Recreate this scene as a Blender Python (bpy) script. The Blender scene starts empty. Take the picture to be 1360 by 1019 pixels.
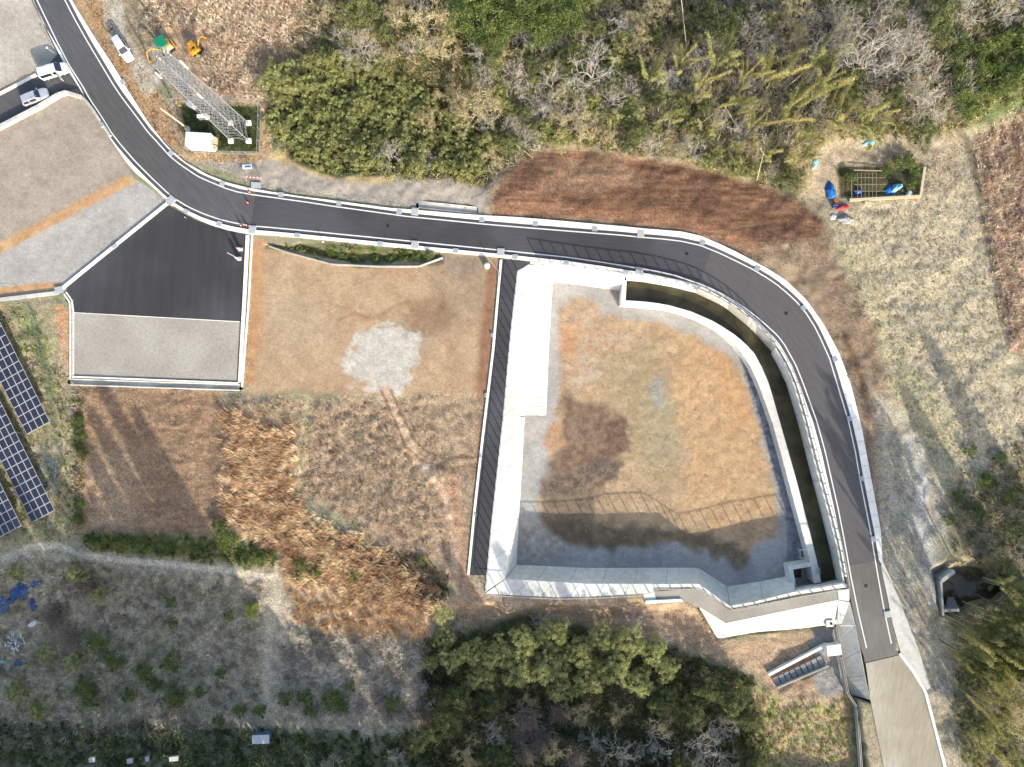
import bpy, bmesh, math, random
import numpy as np
from mathutils import Vector, Matrix
from mathutils.geometry import tessellate_polygon
random.seed(7); rng = np.random.default_rng(11)
scene = bpy.context.scene
COL = scene.collection
K = 0.12; H = 115.9; CX, CY = 680.0, 509.5

# ---------------------------------------------------------------- camera
cam = bpy.data.cameras.new('camera'); cam_o = bpy.data.objects.new('camera', cam); COL.objects.link(cam_o)
cam_o.location = (0, 0, H); cam_o.rotation_euler = (0, 0, 0)
cam.sensor_width = 36; cam.lens = 18 / (680 * K / H); cam.clip_start = 1; cam.clip_end = 12000
scene.camera = cam_o
# ---------------------------------------------------------------- world and sun
EL = math.radians(23); AZ = (-0.47, 0.883)          # direction the shadows fall
world = bpy.data.worlds.new('World'); scene.world = world; world.use_nodes = True
wn = world.node_tree.nodes; wl = world.node_tree.links
bg = wn['Background']; sky = wn.new('ShaderNodeTexSky'); sky.sky_type = 'NISHITA'; sky.sun_disc = False
sky.sun_elevation = EL; sky.sun_rotation = math.radians(152); sky.altitude = 50
sky.air_density = 1.0; sky.dust_density = 2.5; sky.ozone_density = 0.6
wl.new(sky.outputs[0], bg.inputs[0]); bg.inputs[1].default_value = 0.15
sun = bpy.data.lights.new('sun', 'SUN'); sun.energy = 3.1; sun.angle = math.radians(0.55); sun.color = (1, 0.93, 0.81)
sun_o = bpy.data.objects.new('sun', sun); COL.objects.link(sun_o)
sun_o.rotation_euler = Vector((AZ[0]*math.cos(EL), AZ[1]*math.cos(EL), -math.sin(EL))).to_track_quat('-Z', 'Y').to_euler()
vs = scene.view_settings; vs.view_transform = 'Standard'; vs.look = 'None'; vs.gamma = 1; vs.exposure = 1.42
vs.use_curve_mapping = False

# ---------------------------------------------------------------- helpers
M = 1.6
def lin(c): 
    c = np.asarray(c, float) / 255.0
    return np.where(c <= 0.04045, c / 12.92, ((c + 0.055) / 1.055) ** 2.4)
def alb(c): return tuple(float(v) for v in np.clip(lin(c) / M, 0, 0.85))
def P(px, py, z=0.0):
    s = K * (H - z) / H
    return ((px - CX) * s, (CY - py) * s, z)
def P2(p, z=0.0): return P(p[0], p[1], z)
def tag(o, label=None, cat=None, group=None, kind=None):
    if label: o['label'] = label
    if cat: o['category'] = cat
    if group: o['group'] = group
    if kind: o['kind'] = kind
    return o
def empty(name, loc=(0, 0, 0), rz=0.0, label=None, cat=None, group=None, kind=None, parent=None):
    o = bpy.data.objects.new(name, None); COL.objects.link(o); o.location = loc; o.rotation_euler = (0, 0, rz)
    o.empty_display_size = 0.3
    if parent: o.parent = parent
    return tag(o, label, cat, group, kind)
def link(name, me, parent=None):
    o = bpy.data.objects.new(name, me); COL.objects.link(o)
    if parent: o.parent = parent
    return o
class MB:
    def __init__(s): s.v = []; s.f = []; s.m = []
    def face(s, pts, m=0):
        n = len(s.v); s.v += [tuple(p) for p in pts]; s.f.append(tuple(range(n, n + len(pts)))); s.m.append(m)
    def add(s, vs_, fs, m=0):
        n = len(s.v); s.v += [tuple(p) for p in vs_]
        for f in fs: s.f.append(tuple(i + n for i in f)); s.m.append(m)
    def box(s, c, d, rz=0.0, m=0, tx=0.0):
        hx, hy, hz = d[0]/2, d[1]/2, d[2]/2; ca, sa = math.cos(rz), math.sin(rz); vs_ = []
        for z in (-hz, hz):
            for x, y in ((-hx, -hy), (hx, -hy), (hx, hy), (-hx, hy)):
                k = 1 - tx if z > 0 else 1
                vs_.append((c[0] + (x*ca - y*sa)*k, c[1] + (x*sa + y*ca)*k, c[2] + z))
        s.add(vs_, [(3,2,1,0),(4,5,6,7),(0,1,5,4),(1,2,6,5),(2,3,7,6),(3,0,4,7)], m)
    def bar(s, a, b, r=0.05, n=4, r2=None, m=0):
        a = Vector(a); b = Vector(b); d = b - a
        if d.length < 1e-5: return
        if r2 is None: r2 = r
        q = d.to_track_quat('Z', 'X'); vs_ = []
        for p, rr in ((a, r), (b, r2)):
            for i in range(n):
                t = 2*math.pi*i/n + math.pi/4
                vs_.append(p + q @ Vector((math.cos(t)*rr, math.sin(t)*rr, 0)))
        fs = [(i, (i+1) % n, n+(i+1) % n, n+i) for i in range(n)] + [tuple(range(n-1, -1, -1)), tuple(range(n, 2*n))]
        s.add(vs_, fs, m)
    def prism(s, pts, z0, z1, m=0):
        """pts world xy (ccw or cw) extruded from z0 to z1 (z may be lists)"""
        n = len(pts)
        a = [(p[0], p[1], z0) for p in pts]; b = [(p[0], p[1], z1) for p in pts]
        s.add(a + b, [(i, (i+1) % n, n+(i+1) % n, n+i) for i in range(n)], m)
        for t in tessellate_polygon([[Vector(p) for p in b]]): s.add([b[i] for i in t], [(0, 1, 2)], m)
        for t in tessellate_polygon([[Vector(p) for p in a]]): s.add([a[i] for i in t], [(0, 2, 1)], m)
    def build(s, name, mats, parent=None, smooth=False, recalc=True):
        me = bpy.data.meshes.new(name); me.from_pydata(s.v, [], s.f)
        if not isinstance(mats, (list, tuple)): mats = [mats]
        for m in mats: me.materials.append(m)
        if len(mats) > 1: me.polygons.foreach_set('material_index', s.m)
        if recalc:
            b = bmesh.new(); b.from_mesh(me); bmesh.ops.remove_doubles(b, verts=b.verts, dist=1e-4)
            bmesh.ops.recalc_face_normals(b, faces=b.faces); b.to_mesh(me); b.free()
        if smooth: me.polygons.foreach_set('use_smooth', [True]*len(me.polygons))
        me.update()
        return link(name, me, parent)
def np_mesh(name, V, F, mats, cols=None, parent=None, smooth=False, link_it=True):
    """V (n,3) F (m,k) k=3 or 4"""
    me = bpy.data.meshes.new(name); V = np.asarray(V, np.float32); F = np.asarray(F, np.int32); k = F.shape[1]
    me.vertices.add(len(V)); me.vertices.foreach_set('co', V.ravel())
    me.loops.add(F.size); me.loops.foreach_set('vertex_index', F.ravel())
    me.polygons.add(len(F)); me.polygons.foreach_set('loop_start', np.arange(0, F.size, k, dtype=np.int32))
    me.polygons.foreach_set('loop_total', np.full(len(F), k, np.int32))
    if smooth: me.polygons.foreach_set('use_smooth', np.ones(len(F), bool))
    if cols is not None:
        a = me.attributes.new('Col', 'FLOAT_COLOR', 'POINT')
        a.data.foreach_set('color', (cols if cols.shape[1] == 4 else np.concatenate([cols, np.ones((len(cols), 1))], 1)).astype(np.float32).ravel())
    me.materials.append(mats); me.update(calc_edges=True)
    return link(name, me, parent) if link_it else me

# ---- numpy noise
def _h(ix, iy, s):
    n = (ix * 374761393 + iy * 668265263 + s * 974711) & 0x7fffffff
    n = ((n ^ (n >> 13)) * 1274126177) & 0x7fffffff
    return ((n ^ (n >> 16)) & 0xffff) / 65535.0
def vn(x, y, s=0):
    x = np.asarray(x, float); y = np.asarray(y, float)
    ix = np.floor(x).astype(np.int64); iy = np.floor(y).astype(np.int64); fx = x - ix; fy = y - iy
    fx = fx*fx*(3-2*fx); fy = fy*fy*(3-2*fy)
    return (_h(ix, iy, s)*(1-fx) + _h(ix+1, iy, s)*fx)*(1-fy) + (_h(ix, iy+1, s)*(1-fx) + _h(ix+1, iy+1, s)*fx)*fy
def fbm(x, y, s=0, o=4):
    r = 0; a = 0.5; t = 0
    for i in range(o): r = r + a*vn(x*2**i, y*2**i, s+i*17); t += a; a *= 0.55
    return r / t
def sdf(px, py, poly):
    """signed distance in px, negative inside"""
    d = np.full(px.shape, 1e9); ins = np.zeros(px.shape, bool); n = len(poly)
    for i in range(n):
        x0, y0 = poly[i]; x1, y1 = poly[(i+1) % n]; ex, ey = x1-x0, y1-y0
        wx = px-x0; wy = py-y0; t = np.clip((wx*ex+wy*ey)/(ex*ex+ey*ey+1e-9), 0, 1)
        d = np.minimum(d, np.hypot(wx-ex*t, wy-ey*t))
        c = (y0 > py) != (y1 > py)
        if y1 != y0: ins ^= c & (px < ex*(py-y0)/(y1-y0) + x0)
    return np.where(ins, -d, d)
def inside(px, py, poly): return sdf(np.asarray(px, float), np.asarray(py, float), poly) < 0
def stripdist(px, py, line):
    d = np.full(px.shape, 1e9)
    for i in range(len(line)-1):
        x0, y0 = line[i]; x1, y1 = line[i+1]; ex, ey = x1-x0, y1-y0
        wx = px-x0; wy = py-y0; t = np.clip((wx*ex+wy*ey)/(ex*ex+ey*ey+1e-9), 0, 1)
        d = np.minimum(d, np.hypot(wx-ex*t, wy-ey*t))
    return d
def sm(d, soft): return np.clip(0.5 - d/(2*soft), 0, 1)

# ---------------------------------------------------------------- materials
def new_mat(name):
    m = bpy.data.materials.new(name); m.use_nodes = True; n = m.node_tree.nodes; return m, n, m.node_tree.links, n['Principled BSDF']
def mat(name, rgb, rough=0.8, noise=0.12, scale=2.0, bump=0.0, bscale=20.0, metal=0.0, spec=0.3, rand=0.0, streak=None, spots=None, c2=None):
    """procedural: base colour x multi-scale noise, optional second colour by low frequency noise, fine bump"""
    m, n, l, b = new_mat(name); col = alb(rgb)
    tc = n.new('ShaderNodeTexCoord'); src = tc.outputs['Object']
    geo = n.new('ShaderNodeNewGeometry'); src = geo.outputs['Position']
    if streak:
        mp = n.new('ShaderNodeMapping'); mp.inputs['Rotation'].default_value = (0, 0, -streak[0]); mp2 = n.new('ShaderNodeMapping'); mp2.inputs['Scale'].default_value = (streak[1], streak[2], 1)
        l.new(src, mp.inputs[0]); l.new(mp.outputs[0], mp2.inputs[0]); src2 = mp2.outputs[0]
    else: src2 = src
    n1 = n.new('ShaderNodeTexNoise'); n1.inputs['Scale'].default_value = scale; n1.inputs['Detail'].default_value = 8; n1.inputs['Roughness'].default_value = 0.65
    l.new(src2, n1.inputs['Vector'])
    mr = n.new('ShaderNodeMapRange'); mr.inputs[1].default_value = 0.3; mr.inputs[2].default_value = 0.7
    mr.inputs[3].default_value = 1-noise; mr.inputs[4].default_value = 1+noise; l.new(n1.outputs[0], mr.inputs[0])
    mx = n.new('ShaderNodeMix'); mx.data_type = 'RGBA'; mx.blend_type = 'MIX'
    mx.inputs['A'].default_value = (*col, 1); mx.inputs['B'].default_value = (*(alb(c2) if c2 else col), 1)
    n2 = n.new('ShaderNodeTexNoise'); n2.inputs['Scale'].default_value = 0.12*scale/2; n2.inputs['Detail'].default_value = 5; l.new(src, n2.inputs['Vector'])
    m2 = n.new('ShaderNodeMapRange'); m2.inputs[1].default_value = 0.42; m2.inputs[2].default_value = 0.6; l.new(n2.outputs[0], m2.inputs[0]); l.new(m2.outputs[0], mx.inputs['Factor'])
    vm = n.new('ShaderNodeVectorMath'); vm.operation = 'SCALE'; l.new(mx.outputs['Result'], vm.inputs[0]); l.new(mr.outputs[0], vm.inputs['Scale'])
    out = vm.outputs[0]
    if rand:
        oi = n.new('ShaderNodeObjectInfo'); r = n.new('ShaderNodeMapRange'); r.inputs[3].default_value = 1-rand; r.inputs[4].default_value = 1+rand
        l.new(oi.outputs['Random'], r.inputs[0]); v2 = n.new('ShaderNodeVectorMath'); v2.operation = 'SCALE'; l.new(out, v2.inputs[0]); l.new(r.outputs[0], v2.inputs['Scale']); out = v2.outputs[0]
    l.new(out, b.inputs['Base Color'])
    b.inputs['Roughness'].default_value = rough; b.inputs['Metallic'].default_value = metal; b.inputs['Specular IOR Level'].default_value = spec
    if bump:
        nb = n.new('ShaderNodeTexNoise'); nb.inputs['Scale'].default_value = bscale; nb.inputs['Detail'].default_value = 4; l.new(src, nb.inputs['Vector'])
        bp = n.new('ShaderNodeBump'); bp.inputs['Distance'].default_value = bump; l.new(nb.outputs[0], bp.inputs['Height']); l.new(bp.outputs[0], b.inputs['Normal'])
    return m
def attr_mat(name, rough=0.85, noise=0.2, scale=1.5, bump=0.05, bscale=3.0, spec=0.15, trans=0.0, speck=0.0, rand=0.0):
    m, n, l, b = new_mat(name)
    at = n.new('ShaderNodeAttribute'); at.attribute_name = 'Col'; geo = n.new('ShaderNodeNewGeometry')
    out = at.outputs['Color']
    if noise:
        n1 = n.new('ShaderNodeTexNoise'); n1.inputs['Scale'].default_value = scale; n1.inputs['Detail'].default_value = 10; n1.inputs['Roughness'].default_value = 0.75
        l.new(geo.outputs['Position'], n1.inputs['Vector'])
        mr = n.new('ShaderNodeMapRange'); mr.inputs[1].default_value = 0.3; mr.inputs[2].default_value = 0.7; mr.inputs[3].default_value = 1-noise; mr.inputs[4].default_value = 1+noise
        l.new(n1.outputs[0], mr.inputs[0])
        vm = n.new('ShaderNodeVectorMath'); vm.operation = 'SCALE'; l.new(out, vm.inputs[0]); l.new(mr.outputs[0], vm.inputs['Scale']); out = vm.outputs[0]
    if speck:
        n3 = n.new('ShaderNodeTexNoise'); n3.inputs['Scale'].default_value = 4.5; n3.inputs['Detail'].default_value = 5; l.new(geo.outputs['Position'], n3.inputs['Vector'])
        m3 = n.new('ShaderNodeMapRange'); m3.inputs[1].default_value = 0.35; m3.inputs[2].default_value = 0.65; m3.inputs[3].default_value = -speck; m3.inputs[4].default_value = speck; l.new(n3.outputs[0], m3.inputs[0])
        mm = n.new('ShaderNodeMath'); mm.operation = 'MULTIPLY_ADD'; mm.inputs[2].default_value = 1.0; l.new(m3.outputs[0], mm.inputs[0]); l.new(at.outputs['Alpha'], mm.inputs[1])
        v3 = n.new('ShaderNodeVectorMath'); v3.operation = 'SCALE'; l.new(out, v3.inputs[0]); l.new(mm.outputs[0], v3.inputs['Scale']); out = v3.outputs[0]
    if rand:
        oi = n.new('ShaderNodeObjectInfo'); r = n.new('ShaderNodeMapRange'); r.inputs[3].default_value = 1-rand; r.inputs[4].default_value = 1+rand
        l.new(oi.outputs['Random'], r.inputs[0]); v2 = n.new('ShaderNodeVectorMath'); v2.operation = 'SCALE'; l.new(out, v2.inputs[0]); l.new(r.outputs[0], v2.inputs['Scale']); out = v2.outputs[0]
    l.new(out, b.inputs['Base Color']); b.inputs['Roughness'].default_value = rough; b.inputs['Specular IOR Level'].default_value = spec
    if bump:
        nb = n.new('ShaderNodeTexNoise'); nb.inputs['Scale'].default_value = bscale; nb.inputs['Detail'].default_value = 8; nb.inputs['Roughness'].default_value = 0.7; l.new(geo.outputs['Position'], nb.inputs['Vector'])
        bp = n.new('ShaderNodeBump'); bp.inputs['Distance'].default_value = bump; l.new(nb.outputs[0], bp.inputs['Height']); l.new(bp.outputs[0], b.inputs['Normal'])
    if trans:
        tr = n.new('ShaderNodeBsdfTranslucent'); l.new(out, tr.inputs[0]); ms = n.new('ShaderNodeMixShader'); ms.inputs[0].default_value = trans
        l.new(b.outputs[0], ms.inputs[1]); l.new(tr.outputs[0], ms.inputs[2]); l.new(ms.outputs[0], n['Material Output'].inputs[0])
    return m
MT = {}
MT['concrete'] = mat('concrete', (262, 258, 246), 0.8, 0.11, 0.9, 0.01, 12, c2=(262, 258, 247), rand=0.05)
MT['concrete_wall'] = mat('concrete_wall', (250, 247, 237), 0.85, 0.18, 1.1, 0.02, 8, c2=(228, 225, 213), rand=0.04, streak=(0, 1, 1))
MT['concrete_old'] = mat('concrete_old', (216, 213, 203), 0.9, 0.16, 1.2, 0.02, 6, c2=(190, 187, 175), rand=0.06)
MT['asphalt'] = mat('asphalt', (69, 68, 70), 0.85, 0.14, 1.2, 0.01, 30, c2=(84, 84, 88), streak=(-0.1, 0.25, 2.2))
MT['asphalt_worn'] = mat('asphalt_worn', (90, 89, 88), 0.85, 0.22, 1.0, 0.01, 30, c2=(94, 94, 96), streak=(-0.9, 0.3, 2.2))
MT['asphalt_end'] = mat('asphalt_end', (130, 127, 120), 0.85, 0.15, 1.0, 0.01, 30, c2=(108, 105, 99), streak=(-1.4, 0.3, 2.0))
MT['asphalt_lot'] = mat('asphalt_lot', (62, 62, 64), 0.85, 0.2, 0.8, 0.01, 30, c2=(80, 80, 83), streak=(1.5, 0.08, 0.9))
MT['paint'] = mat('white_paint', (242, 242, 240), 0.6, 0.1, 3)
MT['grate'] = mat('steel_grating', (190, 196, 200), 0.5, 0.1, 5, metal=0.1)
MT['steel'] = mat('galvanised_steel', (190, 192, 192), 0.5, 0.08, 4, metal=0.2)
MT['pylon'] = mat('pylon_steel', (158, 160, 162), 0.55, 0.1, 2, metal=0.1)
MT['dark'] = mat('dark_rubber', (38, 38, 40), 0.8, 0.1, 5)
MT['white'] = mat('white_enamel', (240, 240, 238), 0.35, 0.03, 2, spec=0.5)
MT['silver'] = mat('silver_car_paint', (205, 210, 215), 0.25, 0.03, 2, metal=0.3, spec=0.5)
MT['glass'] = mat('car_glass', (38, 48, 62), 0.08, 0.02, 2, spec=0.8)
MT['lens'] = mat('red_lens', (170, 30, 25), 0.3, 0.02, 2)
MT['yellow'] = mat('machine_yellow', (225, 165, 50), 0.5, 0.12, 3)
MT['green_tarp'] = mat('green_canopy', (20, 135, 100), 0.6, 0.1, 3)
MT['beige'] = mat('beige_metal', (215, 200, 165), 0.6, 0.1, 3)
MT['blue'] = mat('blue_tarp', (30, 110, 190), 0.45, 0.3, 2.5, 0.05, 3, c2=(20, 80, 160))
MT['lightblue'] = mat('pale_blue_tarp', (140, 205, 225), 0.5, 0.15, 3, 0.05, 3)
MT['navy'] = mat('old_blue_sheet', (46, 84, 140), 0.6, 0.4, 2, 0.05, 3, c2=(90, 110, 140))
MT['orange'] = mat('orange_plastic', (225, 80, 40), 0.5, 0.05, 3)
MT['red'] = mat('red_sheet', (185, 60, 70), 0.6, 0.2, 3)
MT['timber'] = mat('grey_timber', (170, 155, 130), 0.8, 0.25, 5)
MT['stone'] = mat('grey_rubble', (150, 150, 148), 0.9, 0.25, 4, 0.03, 8, rand=0.2)
MT['cell'] = mat('solar_cell', (52, 50, 64), 0.25, 0.06, 1.5, spec=0.5, rand=0.14)
MT['panel_frame'] = mat('panel_frame', (205, 205, 205), 0.5, 0.02, 4)
MT['mesh_green'] = mat('green_fence_mesh', (130, 150, 135), 0.6, 0.1, 4)
MT['cooler'] = mat('orange_peel_soil', (205, 160, 110), 0.9, 0.2, 2)
MT['ground'] = attr_mat('soil_and_litter', 0.95, 0.16, 1.6, 0.07, 3.5, speck=0.34)
MT['basin_soil'] = attr_mat('basin_soil', 0.85, 0.18, 1.8, 0.06, 4.0, speck=0.24)
MT['grass'] = attr_mat('grass_blades', 0.8, 0.0, 1, 0, trans=0.3)
MT['leaf'] = attr_mat('leaves', 0.55, 0.0, 1, 0, trans=0.27, spec=0.25, rand=0.14)
MT['bark'] = attr_mat('bark', 0.9, 0.15, 3, 0, rand=0.1)
m, n, l, b = new_mat('pond_water'); MT['water'] = m
b.inputs['Base Color'].default_value = (0.035, 0.032, 0.016, 1); b.inputs['Roughness'].default_value = 0.06; b.inputs['Specular IOR Level'].default_value = 0.35
nz = n.new('ShaderNodeTexNoise'); nz.inputs['Scale'].default_value = 0.35; nz.inputs['Detail'].default_value = 6
geo = n.new('ShaderNodeNewGeometry'); l.new(geo.outputs['Position'], nz.inputs['Vector'])
cr = n.new('ShaderNodeValToRGB'); cr.color_ramp.elements[0].color = (0.022, 0.019, 0.010, 1); cr.color_ramp.elements[1].color = (0.07, 0.062, 0.03, 1)
cr.color_ramp.elements[0].position = 0.35; cr.color_ramp.elements[1].position = 0.7
l.new(nz.outputs[0], cr.inputs[0]); l.new(cr.outputs[0], b.inputs['Base Color'])
nb = n.new('ShaderNodeTexNoise'); nb.inputs['Scale'].default_value = 3; l.new(geo.outputs['Position'], nb.inputs['Vector'])
bp = n.new('ShaderNodeBump'); bp.inputs['Distance'].default_value = 0.004; l.new(nb.outputs[0], bp.inputs['Height']); l.new(bp.outputs[0], b.inputs['Normal'])

# ---------------------------------------------------------------- plan data (photo plan pixels, 0.12 m each)
L_LINE = [(22,-55),(49,0),(62,27),(75,54),(92,87),(110,115),(120,133),(135,155),(147,175),(160,192),(180,215),(200,235),(220,254),(232,264),(250,275),(270,284),(290,291),(310,296),(332,300),(362,302.5),(400,306),(440,310),(500,316),(545,320.5),(600,326),(660,332),(680,334),(755,342),(800,348.5),(840,355),(870,360),(895,365.5),(930,377.5),(950,386),(967,395),(986,407),(1005,421),(1020,434),(1032,445),(1042,458),(1057,485),(1067,510),(1085,560),(1096,600),(1105,640),(1113,675),(1120,710),(1130,765),(1140,814),(1147,845)]
R_LINE = [(60,-55),(86,0),(100,27),(117,57),(135,87),(150,112),(160,127),(172,143),(185,160),(196,175),(208,188),(225,207),(237,217),(250,226),(262,234),(275,240),(299,250),(315,255),(334,258.5),(374,264),(410,269),(440,273.7),(500,282),(540,287.5),(600,293.5),(640,297.5),(680,301),(730,305),(780,309),(820,312),(855,315.5),(880,317.5),(905,320.5),(930,326),(955,336),(980,348),(1000,358),(1020,370),(1033,379),(1045,389),(1058,401),(1070,415),(1082,434),(1090,450),(1102,477),(1112,510),(1127,560),(1136,600),(1142,635),(1156,705),(1166,765),(1175,814),(1184,845)]
L_OUT = [(16,-55),(44,0),(57,30),(75,60),(90,87),(107,117),(117,140),(135,167),(150,190),(165,212),(180,230),(200,246),(215,260),(228,272),(250,285),(270,295),(280,299),(303,306),(329,311),(362,312.5),(400,316),(440,319.5),(500,326),(540,330),(600,336),(660,341.5),(680,344),(717,348),(755,353),(800,358)]
R_OUT = [(69,-55),(95,0),(107,20),(127,52),(147,82),(170,120),(195,160),(220,192),(245,215),(275,232),(303,243),(332,250),(370,256.5),(400,261),(440,266),(515,276),(555,279),(600,283),(640,286),(680,288),(730,292),(780,296.5),(820,300),(855,303.5),(905,307.5),(930,313),(955,323.5),(980,335.5),(1020,357),(1045,373),(1070,397),(1095,432),(1115,470),(1130,510),(1145,570),(1157,635),(1170,705),(1172,745),(1180,764)]
CREST_CH = [(828,363),(855,366),(893,373),(932,383),(958,396),(985,413),(1012,438),(1028,457),(1042,480),(1055,508),(1069,556),(1084,616),(1102,682),(1114,730),(1122,775)]
WATER_OUT = [(833,374),(855,376),(892,382.5),(930,392),(955,405),(980,422),(1005,447),(1020,462),(1032,482),(1045,510),(1060,560),(1075,620),(1092,685),(1104,735),(1111,768)]
CHW_IN = [(831,399),(860,401),(887,405),(920,414.5),(950,428),(978,446),(1000,466),(1013,490),(1022,512),(1037,565),(1057,635),(1075,705),(1085,745),(1091,775)]
CHW_OUT = [(824,405.5),(860,408),(892,412),(930,425),(957,440),(980,462),(994,482),(1003,500),(1011,520),(1027,565),(1046,635),(1065,705),(1075,742),(1082,775)]
ZF = -5.0; ZT = -2.7; ZW = -3.9
TOE = [(734,374),(822,386),(824,392)] + CHW_OUT[0:12] + [(1072,748),(1041,748),(1044,766),(1000,774),(966,779),(927,754),(780,754.5),(686,750),(691,672),(697,555),(725,551)]
CREST_IN = [(703,350),(692,440),(684,552),(671,769),(780,775.5),(928,775.5),(969,805),(1000,799.5),(1052,787),(1122,775)]
CREST_OUT = [(687,360),(678,440),(668,552),(652,700),(644,788),(691,791),(738,793),(780,792.5),(853,788.5)]
HOLE = [(700,352),(688,372),(684,440),(674,552),(660,700),(654,779),(740,783),(850,780),(928,778),(969,808),(1052,790),(1126,778)] + [(x+3, y-2) for x, y in CREST_CH[::-1]][1:] + [(760,352)]
STREAM = [(1252,764),(1268,758),(1300,762),(1312,772),(1290,785),(1272,798),(1252,804)]
DRAINS = [  # open concrete drains: (inner polyline, width px, depth m)
]

def resample(line, n):
    a = np.array(line, float); d = np.r_[0, np.cumsum(np.hypot(*np.diff(a, axis=0).T))]
    t = np.linspace(0, d[-1], n); return np.c_[np.interp(t, d, a[:, 0]), np.interp(t, d, a[:, 1])]
def length(line): a = np.array(line, float); return float(np.hypot(*np.diff(a, axis=0).T).sum())
def offset(line, d):
    a = np.array(line, float); t = np.gradient(a, axis=0); t /= np.hypot(t[:, 0], t[:, 1])[:, None] + 1e-9
    return np.c_[a[:, 0] - t[:, 1]*d, a[:, 1] + t[:, 0]*d]
def match(line, ref):
    """resample `line` so its points pair with `ref` by nearest projection (monotone)"""
    dense = resample(line, 800); out = []; k = 0
    for p in ref:
        j = k + int(np.argmin(np.hypot(dense[k:, 0]-p[0], dense[k:, 1]-p[1]))); out.append(dense[j]); k = j
    return np.array(out)
def strip_mesh(name, A, B, za, zb, m, parent=None):
    mb = MB()
    for i in range(len(A)-1):
        mb.face([P(A[i][0], A[i][1], za), P(B[i][0], B[i][1], zb), P(B[i+1][0], B[i+1][1], zb), P(A[i+1][0], A[i+1][1], za)])
    return mb.build(name, m, parent)
def sheet(name, poly, z, m, parent=None):
    mb = MB(); v = [P(x, y, z) for x, y in poly]
    for t in tessellate_polygon([[Vector(p) for p in v]]): mb.add([v[i] for i in t], [(0, 1, 2)])
    o = mb.build(name, m, parent)
    me = o.data
    b = bmesh.new(); b.from_mesh(me)
    for f in b.faces:
        if f.normal.z < 0: f.normal_flip()
    b.to_mesh(me); b.free(); return o

# ---------------------------------------------------------------- terrain
WOODS = [(440,-120),(1500,-120),(1500,60),(1290,165),(1230,182),(1100,182),(1062,262),(1000,238),(900,213),(800,200),(735,192),(690,208),(645,252),(600,236),(520,232),(440,232),(385,205),(352,150),(380,90)]
Z_REG = [   # polygon, z, softness px
    ([(440,-200),(1700,-200),(1700,100),(1280,150),(1100,170),(1060,240),(900,200),(720,185),(650,120),(440,60)], 2.5, 40),
    ([(350,150),(440,90),(600,120),(640,200),(650,232),(590,228),(520,224),(440,228),(385,206)], -1.6, 9),
    ([(655,225),(740,200),(900,222),(1060,262),(1110,300),(1160,400),(1190,560),(1150,560),(1120,440),(1060,370),(980,322),(900,292),(780,280),(655,272)], 0.7, 16),
    ([(1240,757),(1275,745),(1330,755),(1345,775),(1320,800),(1280,812),(1250,812)], -2.6, 6),
    ([(358,328),(375,326),(430,345),(500,352),(560,350),(585,345),(590,338),(500,338),(420,330)], -0.9, 3),
    ([(0,1030),(900,1030),(900,1700),(-300,1700),(-300,1000)], 3.0, 60),
    ([(1110,215),(1222,222),(1222,258),(1115,262)], -0.3, 3),
    ([(850,806),(925,812),(955,846),(1105,830),(1128,838),(1150,1040),(900,1040),(560,900),(600,812)], -2.0, 5),
]
FLAT = [  # polygons where relief noise is suppressed
    ([(-80,-80),(70,-80),(120,100),(230,260),(332,300),(332,515),(85,515),(85,400),(-80,400)], 3),
    ([(332,300),(660,340),(660,520),(332,525)], 6),
    ([(640,330),(700,330),(850,340),(1000,400),(1090,500),(1190,880),(1275,1040),(1130,1040),(1120,850),(960,860),(640,800),(615,770)], 3),
    ([(60,-80),(100,-80),(330,250),(680,287),(900,305),(1000,345),(1080,400),(1130,500),(1180,760),(1120,780),(1050,500),(900,370),(330,310),(150,200)], 3),
    ([(220,130),(350,130),(350,210),(220,210)], 4),
]
def relief(px, py):
    a = np.ones(px.shape)
    for poly, s in FLAT: a = a*(1 - 0.93*sm(sdf(px, py, poly)-s, s))
    n = (fbm(px/9, py/9, 3, 3)-0.5)*0.6 + (fbm(px/40, py/40, 5, 3)-0.5)*1.4
    return a, n
def Z(px, py):
    px = np.atleast_1d(np.asarray(px, float)); py = np.atleast_1d(np.asarray(py, float))
    z = np.full(px.shape, -0.10)
    wx = px + (fbm(px/25, py/25, 31, 2)-0.5)*14; wy = py + (fbm(px/25, py/25, 47, 2)-0.5)*14
    for poly, zz, s in Z_REG:
        m = sm(sdf(wx, wy, poly), s); m = m*m*(3-2*m); z = z*(1-m) + zz*m
    a, n = relief(px, py)
    z = z + a*n*0.55
    for poly, zz in CARVE:
        m = sm(sdf(px, py, poly)-1.0, 1.5); z = z*(1-m) + np.minimum(z, zz)*m
    # keep the ground under everything built on the level
    for line, w in ((CLINE, 22),):
        d = stripdist(px, py, line); m = sm(d-w-3, 3); z = z*(1-m) + (-0.14)*m
    far = np.clip((np.hypot(px-CX, py-CY)-1400)/1500, 0, 1); z = z*(1-far) - 0.1*far
    return z
CARVE = [([(926,806),(964,828),(1000,821),(1114,797),(1132,798),(1122,832),(1000,841),(957,850),(950,848)], -2.1), ([(1128,800),(1137,832),(1150,905),(1157,931),(1131,924),(1116,862),(1110,829)], -2.4), ([(1019,895),(1098,853),(1106,880),(1034,918)], -2.3), ([(1170,745),(1182,766),(1196,800),(1208,832),(1222,868),(1236,912),(1232,917),(1196,866),(1178,790)], -0.2)]
CLINE = [tuple((np.array(p)+np.array(q))/2) for p, q in zip(resample(L_LINE, 60), resample(R_LINE, 60))]
BASIN_ZONE = [(700,350),(640,795),(860,800),(930,815),(965,852),(1125,840),(1150,880),(1140,780),(1050,500),(900,360)]

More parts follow.
